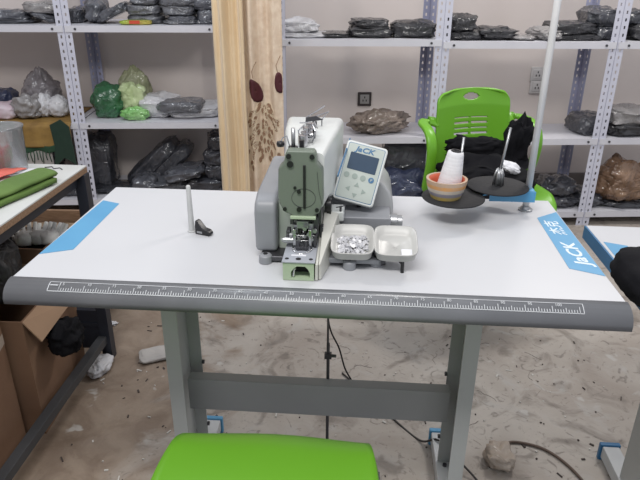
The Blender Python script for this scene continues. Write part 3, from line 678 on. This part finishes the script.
# white side cover sloping from housing to nose
b = MB(); b.prism([(.030, .001), (.030, .038), (.11, .044), (.20, .078), (.30, .090), (.30, .012), (.10, .001)], 'x', .008, .014)
b.prism([(.015, .10), (.018, .03)], 'z', 0, 0) if False else None
b.build('side_cover', mat('side_cover_white', (.60, .60, .55), .4), mc, bevel=.002)
b = MB(); b.add([(.0145, .035, .001), (.020, .035, .001), (.056, .215, .001), (.0145, .215, .001), (.0145, .035, .036), (.018, .035, .036), (.046, .20, .082), (.0145, .20, .088)], [(0, 3, 2, 1), (4, 5, 6, 7), (0, 1, 5, 4), (1, 2, 6, 5), (2, 3, 7, 6), (3, 0, 4, 7)]); b.build('cover_wedge', mat('side_cover_white', (.60, .60, .55), .4), mc, bevel=.002)
b = MB(); b.cyl((.016, .20, .100), (.030, .20, .100), .016, n=20); b.box(.02, .03, .19, .21, .06, .10); b.build('cam_wheel', M_BLACK, mc, bevel=.001)
MB().box(.020, .058, .20, .25, .060, .084).build('front_block', M_MWHITE, mc, bevel=.004)
b = MB(); b.cyl((.050, .205, .084), (.050, .205, .094), .0025, n=8); b.tube([(.040, .205, .092), (.060, .205, .098)], .0015, 6); b.build('block_pin', M_DSTEEL, mc)
b = MB(); b.box(.025, .140, .135, .20, .010, .024); 
for x in (.04, .06, .08, .1, .12): b.cyl((x, .125, .02), (x, .145, .034), .007, n=10)
b.build('lower_linkage', M_DSTEEL, mc, bevel=.001)

# ---------------------------------------------------------------- control panel on its stalk
pc = Vector((.090, .285, .892-TZ))
cp = thing('control_panel', 'white control panel with dark display and keys beside the machine arm', 'control panel', (pc.x, pc.y, TZ+.063))
MB().tube([(0, .005, .0), (0, .014, .03), (0, .016, .075)], .006, 8).build('stalk', M_DSTEEL, cp, smooth=True)
PM = Matrix.Translation((0, 0, .085)) @ Matrix.Rotation(radians(-14), 4, 'Y') @ Matrix.Rotation(radians(-26), 4, 'X') @ Matrix.Rotation(radians(0), 4, 'Z')
PM = Matrix.Translation((0, 0, .082)) @ Matrix.Rotation(radians(-28), 4, 'X') @ Matrix.Rotation(radians(13.5), 4, 'Y')
W2, H2 = .0475, .069
def pbox(name, x0, x1, z0, z1, y0, y1, m, par, bev=.0):
    b = MB(); b.box(x0, x1, y0, y1, z0, z1, PM); return b.build(name, m, par, bevel=bev)
b = MB(); b.prism(rrect(-W2, W2, -H2, H2, .008), 'y', -.008, .012, PM); body = b.build('panel_body', M_MWHITE, cp, bevel=.003)
b = MB(); b.prism(rrect(-W2+.005, W2-.005, -H2+.005, H2-.005, .004), 'y', -.0086, -.008, PM); fc = b.build('panel_outline', M_LOGO, body)
b = MB(); b.prism(rrect(-W2+.0062, W2-.0062, -H2+.0062, H2-.0062, .004), 'y', -.0091, -.0086, PM); b.build('panel_face', M_PANEL, body)
b = MB(); b.prism(rrect(-.033, .033, .004, .043, .002), 'y', -.0100, -.0091, PM); b.build('display', M_SCREEN, body)
RX90 = Matrix.Rotation(radians(90), 4, 'X')
text_mesh('panel_lettering', 'JaCK', M_LOGO, body, .0165, PM @ Matrix.Translation((-.024, -.0097, .047)) @ RX90, shear=.2, bold=.0005, xs=1.25)
for k, x in enumerate((-.029, -.010, .009, .028)):
    b = MB(); b.cyl(PM @ Vector((x, -.0091, -.010)), PM @ Vector((x, -.0102, -.010)), .0065, n=18); b.build('key', M_LOGO if k == 3 else M_BUTTON, body)
b = MB()
for x, z, a in ((0, -.028, 0), (-.018, -.040, 90), (.018, -.040, 270), (0, -.052, 180)):
    R = PM @ Matrix.Translation((x, 0, z)) @ Matrix.Rotation(radians(-a), 4, 'Y'); b.prism([(-.006, -.004), (.006, -.004), (0, .006)], 'y', -.0100, -.0091, R)
b.build('arrow_key', M_BUTTON, body)
text_mesh('key_letter', 'P', M_PANEL, body, .010, PM @ Matrix.Translation((.0255, -.0107, -.0135)) @ RX90)

# ---------------------------------------------------------------- button trays
tr = thing('button_tray', 'pair of white square plastic trays on a thin black leg', 'tray', (.1235, .125, TZ))
TM = Matrix.Translation((0, 0, .0535)) @ Matrix.Rotation(radians(11), 4, 'X')
def bowl(cx):
    b = MB(); n = 32; rings = [(.0445, 0.0), (.0455, .001), (.0430, .0015), (.038, -.015), (.031, -.018), (.001, -.018), (.001, -.021), (.033, -.021), (.0415, -.017)]
    vs = []
    for r, z in rings:
        for i in range(n):
            th = 2*pi*i/n; e = .42
            vs.append((cx+r*math.copysign(abs(cos(th))**e, cos(th)), r*1.22*math.copysign(abs(sin(th))**e, sin(th)), z))
    k = len(rings); fs = [(j*n+i, j*n+(i+1) % n, ((j+1) % k)*n+(i+1) % n, ((j+1) % k)*n+i) for j in range(k) for i in range(n)]
    b.add(vs, fs, TM); return b
for cx in (-.044, .0455): bowl(cx).build('bowl', M_TRAY, tr, smooth=True)
MB().tube([(.060, -.040, .026), (.060, -.040, .0)], .0038, 10).build('tray_leg', M_BLACK, tr)
MB().tube([(-.08, .0, .020), (.05, -.01, .018), (.060, -.040, .020)], .004, 8).build('tray_bracket', M_DSTEEL, tr)
b = MB(); random.seed(3)
for k in range(230):
    x = -.044+random.uniform(-.032, .032); y = random.uniform(-.040, .030); r = random.uniform(.0028, .0042); z = -.0165+random.uniform(0, .007)*(1-abs(x+.044)/.05)
    R = TM @ Matrix.Translation((x, y, z)) @ Euler((random.uniform(-.7, .7), random.uniform(-.7, .7), 0)).to_matrix().to_4x4()
    b.add([tuple(Vector((r*cos(a), r*sin(a), h))) for h in (0, .0012) for a in [2*pi*i/8 for i in range(8)]], [tuple(range(8)), tuple(range(8, 16))]+[(i, (i+1) % 8, 8+(i+1) % 8, 8+i) for i in range(8)], R)
o = b.build('loose_buttons', mat('pearl_button', (.66, .66, .68), .25, c2=(.42, .43, .46), nscale=160), loc=tr.location); tag(o, 'heap of small white buttons in the left tray', 'buttons', kind='stuff')
b = MB(); b.box(.058, .080, -.030, -.008, -.0165, -.0155, TM); o = b.build('white_card', C_WHITE, loc=tr.location); tag(o, 'small white square card lying in the right tray', 'card')

# ---------------------------------------------------------------- thread stand
ts = thing('thread_stand', 'tall white thread stand pole with two black discs on a blue arm', 'thread stand', (.521, .473, TZ))
MB().cyl((0, 0, 0), (.001, 0, 1.0), .0085, n=18).build('pole', M_POLE, ts, smooth=True)
MB().lathe([(.018, 0), (.018, .004), (.014, .006), (.0115, .012)], 20).build('pole_flange', M_STEEL, ts)
dR = Vector((-.080, -.008, .066)); dL = Vector((-.200, -.075, .056))
b = MB(); pts = [Vector((.0, 0, .052)), Vector((-.10, -.012, .052)), Vector((-.200, -.075, .050))]
for a, c in ((pts[0], pts[1]), (pts[1], pts[2])):
    d = (c-a).normalized(); s_ = Vector((-d.y, d.x, 0))*.012
    b.add([a+s_, a-s_, c-s_, c+s_]+[q+Vector((0, 0, -.003)) for q in (a+s_, a-s_, c-s_, c+s_)], [(0, 1, 2, 3), (7, 6, 5, 4), (0, 4, 5, 1), (1, 5, 6, 2), (2, 6, 7, 3), (3, 7, 4, 0)])
b.box(-.10, .014, -.024, -.020, .030, .058); b.build('arm', M_BLUE, ts)
b = MB(); b.box(-.013, .013, -.018, .013, .040, .060); cl = b.build('clamp', M_BLUE, ts, bevel=.003)
MB().cyl((.0, -.018, .049), (.0, -.023, .049), .005, n=10).build('clamp_screw', M_DARK, cl)
for P in (dR, dL):
    MB().lathe([(.076, -.002), (.0775, 0), (.076, .002), (.02, .0022), (.001, .0022)], 40).build('disc', M_DISC, ts, smooth=True, loc=P)
b = MB(); b.cyl(dR+Vector((0, 0, .002)), dR+Vector((0, 0, .045)), .0085, .006, 12)
for k in range(6):
    a = k*pi/3; b.tube([dR+Vector((.013*cos(a), .013*sin(a), .003)), dR+Vector((.011*cos(a), .011*sin(a), .03)), dR+Vector((.006*cos(a), .006*sin(a), .046))], .0022, 6)
b.build('cone_holder', M_STEEL, ts, smooth=True)
MB().tube([dR+Vector((0, 0, .03)), dR+Vector((.014, .004, .150))], .0032, 8).build('spindle', M_STEEL, ts, smooth=True)
MB().tube([dL+Vector((.004, 0, .0)), dL+Vector((.012, .004, .150))], .003, 8).build('spindle', M_STEEL, ts, smooth=True)
bx = dL+Vector(ts.location)
t = thing('ribbon_roll', 'bowl-shaped roll of orange, yellow and grey tape on the left disc', 'tape roll', (bx.x-.020, bx.y-.004, bx.z+.0025))
cols = [('tape_yellow', (.55, .40, .10)), ('tape_lilac', (.30, .28, .33)), ('tape_cream', (.58, .50, .40)), ('tape_orange', (.62, .30, .08)), ('tape_tan', (.48, .33, .22))]
rr0 = [.036, .040, .044, .047, .049, .050]
for k, (n_, c_) in enumerate(cols):
    z0 = k*.0095; b = MB().lathe([(rr0[k], z0), (rr0[k+1], z0+.0095), (rr0[k+1]-.006, z0+.0095), (rr0[k]-.006, z0)], 36, closed=True)
    b.build('tape_layer', mat(n_, c_, .5, c2=tuple(x*.7+.1 for x in c_), nscale=30, coat=.3), t, smooth=False)
MB().lathe([(.0305, .004), (.0345, .0095), (.0375, .019), (.0405, .028), (.0425, .038), (.0438, .0465), (.0428, .0465), (.040, .036), (.030, .006)], 36, closed=True).build('inner_lining', mat('tape_red', (.55, .11, .05), .5), t, smooth=True)
MB().lathe([(.034, 0), (.034, .003), (.001, .003)], 30).build('roll_base', M_CARD, t)
t = thing('thread_cone', 'cone of white thread standing in the tape roll', 'thread cone', (bx.x-.014, bx.y+.002, bx.z+.012))
t.rotation_euler = (.0, .10, 0)
MB().lathe([(.0285, .0), (.030, .006), (.0295, .02), (.020, .096), (.0185, .103), (.0110, .104), (.0085, .102)], 28).build('thread_winding', M_THREAD, t, smooth=True)
MB().lathe([(.009, .098), (.0125, .107), (.0080, .107), (.0055, .098)], 20, closed=True).build('cone_core', M_DARK, t)

# ---------------------------------------------------------------- green chairs
def green_chair(loc, rz, label, seat_h, back_rec=0., ay=0., aw=1.):
    t = thing('green_office_chair', label, 'chair', loc, rz, 'green plastic office chairs')
    bw, bh = .172, .36; zt = seat_h+.37
    def shape(u, v):       # u,v 0..1 -> x across, z up
        z = v*bh; a = (2*u-1); hw = bw*(1-.06*v)
        # round the corners
        r = .045
        if z > bh-r: hw -= r-sqrt(max(0, r*r-(z-bh+r)**2))
        x = a*hw
        zz = z - (.012*a*a if v > .5 else 0)*((v-.5)*2)
        y = -.20-.10*v*(.6+back_rec)+.035*a*a+.028*sin(v*pi)*-1*.5 - .03*max(0, v-.82)*4*.5
        return (x, y, seat_h+.01+zz)
    def skip(u, v):
        x = (2*u-1)*bw; z = v*bh
        if ((x+.0)/.038)**2+((z-bh+.034)/.014)**2 < 1: return True
        for k in range(5):
            zc_ = bh-.118-k*.022
            for s in (-1, 1):
                xx = x-s*.042
                if abs(xx) < .036 and abs(z-zc_-.15*abs(xx)*s*0) < .0038: return True
        return False
    q = MB().grid(shape, 78, 90, skip).build('backrest', M_GREEN, t, smooth=True, solid=.010)
    def seat(u, v):
        a = 2*u-1; c = 2*v-1
        hw = .208-.03*max(0, c)**2; r = .05; yy = c*.205
        if yy > .205-r: hw -= r-sqrt(max(0, r*r-(yy-.205+r)**2))
        if yy < -.205+r: hw -= r-sqrt(max(0, r*r-(-yy-.205+r)**2))
        x = a*hw; y = yy-.018*a*a*max(0, c)
        q = min(1, max(0, (yy-.10)/.105))
        z = seat_h-.008+.016*a**4*(1-q)-.055*q*q+.010*c*c*(c < 0)
        return (x, y, z)
    MB().grid(seat, 30, 44).build('seat', M_GREEN, t, smooth=True, solid=.02)
    for s in (-1, 1):
        pts = [(s*.150, -.225, seat_h+.235), (s*.175, -.235, seat_h+.245), (s*.205, -.235, seat_h+.248), (s*.226, -.205, seat_h+.245), (s*.230, -.155, seat_h+.238), (s*.231, -.115, seat_h+.215), (s*.230, -.095, seat_h+.165), (s*.228, -.10, seat_h+.10), (s*.225, -.12, seat_h+.035), (s*.218, -.135, seat_h-.01), (s*.18, -.14, seat_h-.02)]
        pts = [(p[0]*(aw if abs(p[0]) > .19 else 1), p[1]+ay, p[2]) for p in pts]
        # resample smooth
        sm = []
        for i in range(len(pts)-1):
            p0 = Vector(pts[max(i-1, 0)]); p1 = Vector(pts[i]); p2 = Vector(pts[i+1]); p3 = Vector(pts[min(i+2, len(pts)-1)])
            for k in range(4):
                x = k/4; sm.append(.5*((2*p1)+(p2-p0)*x+(2*p0-5*p1+4*p2-p3)*x*x+(3*p1-p0-3*p2+p3)*x**3))
        sm.append(Vector(pts[-1]))
        b = MB(); b.sweep(sm, .040, .018, (1, 0, 0.02)); b.build('armrest', M_GREEN, t, smooth=True)
    MB().sweep([(0, -.235, seat_h+.10), (0, -.225, seat_h+.02), (0, -.19, seat_h-.035), (0, -.10, seat_h-.045)], .09, .012, (1, 0, 0)).build('back_bracket', M_BLACK, t, smooth=True)
    MB().box(-.08, .08, -.09, .09, seat_h-.055, seat_h-.032).build('seat_mechanism', M_BLACK, t, bevel=.004)
    b = MB(); b.cyl((0, 0, .075), (0, 0, seat_h-.05), .022, n=16); b.cyl((0, 0, .06), (0, 0, .13), .032, n=16); b.build('gas_column', M_BLACK, t)
    for k in range(5):
        a = k*2*pi/5+.94; d = Vector((cos(a), sin(a), 0))
        b = MB(); b.sweep([d*.02+Vector((0, 0, .095)), d*.14+Vector((0, 0, .085)), d*.23+Vector((0, 0, .064))], [.05, .04, .03], .024, (-d.y, d.x, 0)); b.build('leg', M_BLACK, t)
        sd = Vector((-d.y, d.x, 0)); c0 = d*.23+Vector((0, 0, .0265))
        b = MB(); b.cyl(c0-sd*.020, c0-sd*.006, .026, n=16); b.cyl(c0+sd*.006, c0+sd*.020, .026, n=16); b.cyl(c0+Vector((0, 0, .005)), c0+Vector((0, 0, .05)), .005, n=8); b.build('caster', M_BLACK, t)
    return t
green_chair((-.062, -.232, 0), 0, 'green plastic office chair in the foreground pushed up to the sewing table', .455, 1.3, -.13)
rc = green_chair((.618, 1.30, 0), pi+.33, 'green plastic office chair piled with black clothes behind the table', .505, 0, 0, 1.02)
# black garments on the rear chair
def garment(loc, sx, sy, sz, seed, label, rot=(0, 0, 0), **k):
    o = blob(sx, sy, sz, seed, .8, .75, .24, **k).build('black_garment', C_BLACK, smooth=True, loc=loc); o.rotation_euler = rot
    return tag(o, label, 'clothes', 'black clothes heaped on the rear green chair')
garment((.575, 1.27, .500), .36, .34, .16, 61, 'black garment heap filling the seat of the rear green chair')
garment((.672, 1.36, .60), .10, .12, .20, 62, 'black garment hung up between chair back and right armrest', rot=(0, .25, .1))
garment((.55, 1.39, .625), .26, .10, .085, 63, 'black garment bunched against the slots of the green chair back')
o = blob(.075, .05, .03, 64, .8, .8, .2).build('white_cloth_scrap', C_WHITE, smooth=True, loc=(.635, 1.17, .645)); o.rotation_euler = (.5, .35, .2)
tag(o, 'small white cloth scrap on the black clothes right of the spindle', 'cloth')

# ---------------------------------------------------------------- left work table and what is on and under it
lt = thing('work_table', 'white topped work table with raw board edge and dark frame at left', 'table', (-1.25, .25, 0))
LX = .45; LZ = .73
MB().box(-.45, LX, -.55, .555, LZ-.004, LZ).build('laminate_top', M_LTOP, lt)
MB().box(-.45, LX, -.55, .555, LZ-.022, LZ-.004).build('board', M_WOOD, lt)
MB().box(LX-.055, LX-.02, -.52, .53, LZ-.060, LZ-.022).build('side_rail', M_NAVY, lt, bevel=.001)
MB().box(-.40, LX-.055, .50, .53, LZ-.060, LZ-.022).build('back_rail', M_NAVY, lt, bevel=.001)
for x, y in ((LX-.012, .535), (-.42, .535), (LX-.012, -.515), (-.42, -.515)):
    MB().box(x-.018, x+.018, y-.018, y+.018, 0, LZ-.022).build('leg', M_NAVY, lt, bevel=.001)
b = MB(); b.box(LX-.036, LX-.006, -.50, .517, .070, .100); b.build('low_rail', mat('rail_dark', (.055, .057, .062), .5), lt, bevel=.001)
b = MB(); b.box(.16, LX-.030, .525, .545, .04, .20); b.build('end_panel', M_NAVY, lt, bevel=.001)
b = MB(); b.box(.16, LX-.030, .52, .525, .135, .150); b.build('end_panel_lip', M_NAVY, lt)
# jar
t = thing('plastic_jar', 'clear plastic jar at the left edge of the work table', 'jar', (-1.005, .70, LZ))
mj = mat('clear_plastic', (.80, .82, .84), .08, trans=.85, spec=.5); mj.node_tree.nodes['Principled BSDF'].inputs['IOR'].default_value = 1.3
MB().lathe([(.058, .0), (.060, .004), (.065, .142), (.0685, .144), (.0685, .149), (.0625, .149), (.057, .006), (.001, .005), (.001, 0)], 40, closed=True).build('jar_wall', mj, t, smooth=True)
o = blob(.075, .075, .055, 71, .9, .8, .2).build('thread_tangle', mat('mixed_thread', (.45, .12, .14), .7, c2=(.10, .35, .18), nscale=25, bump=.5, bscale=60), smooth=True, loc=(-1.005, .70, LZ+.0075)); tag(o, 'tangle of red and green thread inside the clear jar', 'thread')
def sheet(name, label, cat, pts, z, th, m, wav=.002, seed=1, rise=None):
    """flat cloth or paper with four corners"""
    a, b2, c, d = [Vector(p) for p in pts]
    def f(u, v):
        P = a.lerp(b2, u).lerp(d.lerp(c, u), v); zz = z+wav*(1+noise.noise(Vector((u*4, v*4, seed))))+(rise(u, v) if rise else 0)
        return (P.x, P.y, zz)
    o = MB().grid(f, 24, 24).build(name, m, smooth=True); q = o.modifiers.new('s', 'SOLIDIFY'); q.thickness = th; q.offset = 1
    return tag(o, label, cat)
sheet('paper_sheet', 'crumpled white papers under the coral sheet on the work table', 'paper', [(-1.15, .38), (-.95, .43), (-.885, .735), (-1.02, .72)], LZ+.001, .003, C_WHITE, .006, 2)
sheet('paper_sheet', 'pale blue-white paper slipped beneath the green fabric', 'paper', [(-1.12, .30), (-.96, .33), (-.90, .60), (-1.0, .64)], LZ+.014, .002, C_WHITE, .003, 6)
sheet('coral_sheet', 'coral red sheet lying in front of the jar', 'paper', [(-1.14, .50), (-.98, .49), (-.915, .655), (-1.06, .64)], LZ+.026, .003, C_RED, .005, 3)
t = thing('folded_fabric', 'folded olive green fabric lying across the work table', 'fabric', (-.905, .43, LZ), radians(-16))
b = MB()
def ff(u, v):
    a = 2*u-1; x = a*.050*(1-.2*v); y = lerp(-.34, .215, v); return (x, y, .026+.010*sqrt(max(0, 1-a*a))+.003*noise.noise(Vector((u*3, v*8, 1))))
MB().grid(ff, 16, 40).build('top_fold', C_LIME, t, smooth=True, solid=.012)
def ff2(u, v):
    a = 2*u-1; x = .004+a*.052*(1-.2*v); y = lerp(-.335, .205, v); return (x, y, .012+.003*noise.noise(Vector((u*3, v*7, 5))))
MB().grid(ff2, 16, 40).build('lower_fold', mat('dark_olive_cloth', (.10, .18, .035), .8, bump=.3, bscale=40), t, smooth=True, solid=.014)
o = MB().tube([(-.92, .765, LZ+.002), (-.90, .775, LZ+.002), (-.885, .755, LZ+.002), (-.87, .765, LZ+.002), (-.855, .75, LZ+.002)], .0016, 6).build('thread_end', M_DSTEEL, smooth=True); tag(o, 'short dark wire end near the far corner of work table', 'wire')

# cartons below
def carton(x0, x1, y0, y1, h, label, rz=0., flaps=True, tape=False):
    t = thing('cardboard_box', label, 'box', ((x0+x1)/2, (y0+y1)/2, 0), rz)
    a, b2 = (x1-x0)/2, (y1-y0)/2; th = .005
    b = MB(); b.box(-a, a, -b2, -b2+th, 0, h); b.box(-a, a, b2-th, b2, 0, h); b.box(-a, -a+th, -b2+th, b2-th, 0, h); b.box(a-th, a, -b2+th, b2-th, 0, h); b.box(-a+th, a-th, -b2+th, b2-th, 0, th)
    b.build('carton_wall', M_CARD, t)
    if flaps:
        for s in (1, -1):
            b = MB(); b.add([(s*a, -b2, h), (s*a, b2, h), (s*(a+(.05 if s > 0 else -.08)), b2-.02, h-(.05 if s > 0 else -.03)), (s*(a+(.04 if s > 0 else -.08)), -b2+.01, h-(.07 if s > 0 else -.03))], [(0, 1, 2, 3)]); b.build('flap', M_CARD2, t, solid=.004)
        b = MB(); b.add([(-a+.01, b2, h), (a-.01, b2, h), (a-.02, b2+.05, h+.06), (-a+.02, b2+.05, h+.06)], [(0, 1, 2, 3)]); b.build('flap', M_CARD2, t, solid=.004)
    if tape: 
        b = MB(); b.add([(a+.001, -b2, h*.30), (a+.001, b2, h*.62), (a+.001, b2, h*.68), (a+.001, -b2, h*.36)], [(0, 1, 2, 3)]); b.build('packing_tape', M_TAPE, t)
    return t
carton(-1.30, -.895, -.24, .34, .56, 'large brown cardboard box nearest the camera under the work table', 0, False, True)
carton(-1.25, -.855, .36, .60, .40, 'open cardboard box with raised flap behind the large one', 0.05, True, False)
o = blob(.10, .12, .10, 81, .8, .7, .25).build('black_rag', C_BLACK, smooth=True, loc=(-.80, .50, .235)); o.rotation_euler = (.2, 0, .4); tag(o, 'black rag hanging out of the open cardboard box', 'cloth')
o = blob(.08, .12, .04, 82, .8, .7, .16, fs=1.3).build('white_plastic_wad', P_WHITE, smooth=True, loc=(-.815, .70, .0)); tag(o, 'crumpled white plastic on the floor beside the open box', 'plastic')
o = blob(.30, .20, .20, 84, .7, .6, .12).build('added_dark_mass', pack_mat('dark_mass_black', (.008, .008, .009), (.014, .014, .016), coat=.3), smooth=True, loc=(-1.05, .48, .405)); tag(o, 'added black mass filling the dark space over the open cardboard box', 'plastic bag')  # added black mass that makes the space under the work table dark
# wooden crate with gloves
t = thing('wooden_crate', 'low slatted wooden crate behind the cartons under the shelf', 'crate', (-1.12, 1.02, 0), .05)
for k, z in enumerate((.06, .14, .22, .30, .36)):
    for y in (-.155, .15): MB().box(-.22, .22, y, y+.012, z, z+.06).build('slat', M_WOOD, t)
    for x in (-.22, .208): MB().box(x, x+.012, -.143, .15, z, z+.06).build('slat', M_WOOD, t)
for k in range(4): MB().box(-.208, .208, -.14+k*.072, -.09+k*.072, .365, .377).build('lid_slat', mat('pale_wood', (.27, .19, .12), .7, c2=(.17, .12, .07), nscale=20, stretch=(1, 9, 9)), t)
for x in (-.2, .17):
    for y in (-.14, .115): MB().box(x, x+.03, y, y+.03, 0, .42).build('corner_post', M_WOOD, t)
t = carton(-1.18, -.905, .64, .78, .50, 'narrow cardboard box holding the white gloves beside the crate', 0, False, False)
b = MB(); b.box(-.13, .13, -.065, .065, .30, .485); b.build('packed_dark_cloth', C_BLACK, t, bevel=.01)
random.seed(9)
for k, (x, y, a, l) in enumerate([(-.995, .700, .35, 'white cotton glove lying leftmost over the narrow box'), (-.955, .715, -.15, 'white cotton glove standing in the middle over the narrow box'), (-.920, .715, -.4, 'white cotton glove lying rightmost against the blue sticker')]):
    g = thing('cotton_glove', l, 'glove', (x, y, .487), a, 'white gloves under the left end of the sewing table')
    b = blob(.06, .06, .045, 90+k, .8, .7, .1, nu=20, nv=10); b.build('glove_palm', C_GLOVE, g, smooth=True)
    b = MB()
    for i in range(4):
        fx = -.021+i*.014; ln = (.05, .06, .056, .045)[i]
        b.tube([(fx, .015, .016), (fx*1.3, .015+ln*.5, .030), (fx*1.5, .015+ln*.8, .045+.004*i)], [.0085, .0085, .006], 8)
    b.tube([(-.018, -.005, .014), (-.032, .006, .022), (-.038, .018, .03)], [.0065, .006, .004], 8)
    b.build('glove_finger', C_GLOVE, g, smooth=True)

# ---------------------------------------------------------------- treadle rod, cables, floor litter
t = thing('treadle', 'steel treadle rod and pedal under the middle of the table', 'pedal', (.024, .25, 0))
MB().tube([(0, 0, TZ-.033), (0, 0, .40)], .0028, 8).build('upper_rod', M_DSTEEL, t)
MB().tube([(.001, 0, .46), (.002, 0, .06)], .0042, 8).build('lower_rod', M_DSTEEL, t)
b = MB(); b.box(-.008, .010, -.006, .006, .415, .43); b.cyl((.008, 0, .422), (.022, 0, .422), .004, n=8); b.build('rod_joint', M_DSTEEL, t)
MB().box(-.10, .13, -.16, .06, .035, .055).build('pedal_plate', M_DSTEEL, t, bevel=.003)
MB().box(-.12, .15, -.01, .01, .0, .035).build('pedal_bar', M_DSTEEL, t)
def cable(name, label, pts, r, m):
    sm = []
    P = [Vector(p) for p in pts]
    for i in range(len(P)-1):
        p0 = P[max(i-1, 0)]; p1 = P[i]; p2 = P[i+1]; p3 = P[min(i+2, len(P)-1)]
        for k in range(8):
            x = k/8; sm.append(.5*((2*p1)+(p2-p0)*x+(2*p0-5*p1+4*p2-p3)*x*x+(3*p1-p0-3*p2+p3)*x**3))
    sm.append(P[-1]); o = MB().tube(sm, r, 8).build(name, m, smooth=True); return tag(o, label, 'cable')
cable('black_cable', 'thin black cable hanging behind the treadle rod', [(.022, .27, .716), (.022, .265, .55), (.030, .262, .49), (.052, .26, .44), (.068, .26, .38), (.085, .26, .345)], .0022, M_BLACK)
cable('floor_cable', 'dark cable running over the floor past the right column', [(.05, .75, .004), (.15, .62, .004), (.213, .534, .004), (.30, .43, .004), (.345, .375, .058), (.40, .33, .03), (.459, .26, .004), (.50, .12, .004)], .0032, mat('cable_grey', (.045, .04, .038), .5))
cable('brown_cable', 'short brown cable curving over the floor right of the plastic bag', [(.541, .425, .005), (.59, .445, .005), (.672, .42, .005), (.73, .345, .005), (.76, .24, .005), (.76, .10, .005)], .0042, mat('cable_brown', (.13, .09, .07), .6))
o = blob(.085, .10, .05, 95, .7, .6, .2, fs=1.4).build('plastic_bag', pack_mat('beige_film', (.34, .27, .21), (.44, .38, .32), coat=.6), smooth=True, loc=(.525, .36, 0)); tag(o, 'crumpled translucent bag on the floor beside the right column', 'plastic bag')
o = blob(.12, .09, .022, 96, .5, .6, .16, fs=1.2).build('paper_wad', C_CREAM, smooth=True, loc=(-.645, .80, 0)); o.rotation_euler.z = .5; tag(o, 'crumpled pale paper on the floor left of the left column', 'paper')
o = blob(.06, .03, .012, 97, .7, .6, .3).build('paper_wad', C_WHITE, smooth=True, loc=(-.90, 1.0, 0)); tag(o, 'thin white paper strip on the dirty floor at left', 'paper')
random.seed(21); b = MB(); b2 = MB(); b3 = MB()
for k in range(260):
    x = random.uniform(-.8, 1.0); y = random.uniform(.1, 1.9); a = random.uniform(0, pi); l = .0018+.009*random.random()**4; w_ = random.uniform(.0012, .003)
    M = Matrix.Translation((x, y, .0005)) @ Matrix.Rotation(a, 4, 'Z'); (b if k % 3 else b2).box(-l, l, -w_, w_, 0, random.uniform(.001, .004), M)
for k in range(13):
    x = random.uniform(.05, .85); y = random.uniform(.45, 1.3); n_ = random.randint(5, 9); p = [Vector((x, y, .0015))]; a = random.uniform(0, 6.3)
    for i in range(n_): a += random.uniform(-.9, .9); p.append(p[-1]+Vector((cos(a), sin(a), 0))*.014)
    b3.tube(p, .0005, 4)
tag(b.build('floor_litter', mat('dark_litter', (.06, .045, .04), .8)), 'dark crumbs and scraps scattered over the concrete floor', 'litter', kind='stuff')
tag(b2.build('pale_litter', mat('pale_litter', (.62, .60, .56), .8)), 'pale paper crumbs scattered over the concrete floor', 'litter', kind='stuff')
tag(b3.build('thread_litter', mat('thread_litter', (.10, .085, .08), .9)), 'loose dark thread ends lying on the concrete floor', 'litter', kind='stuff')
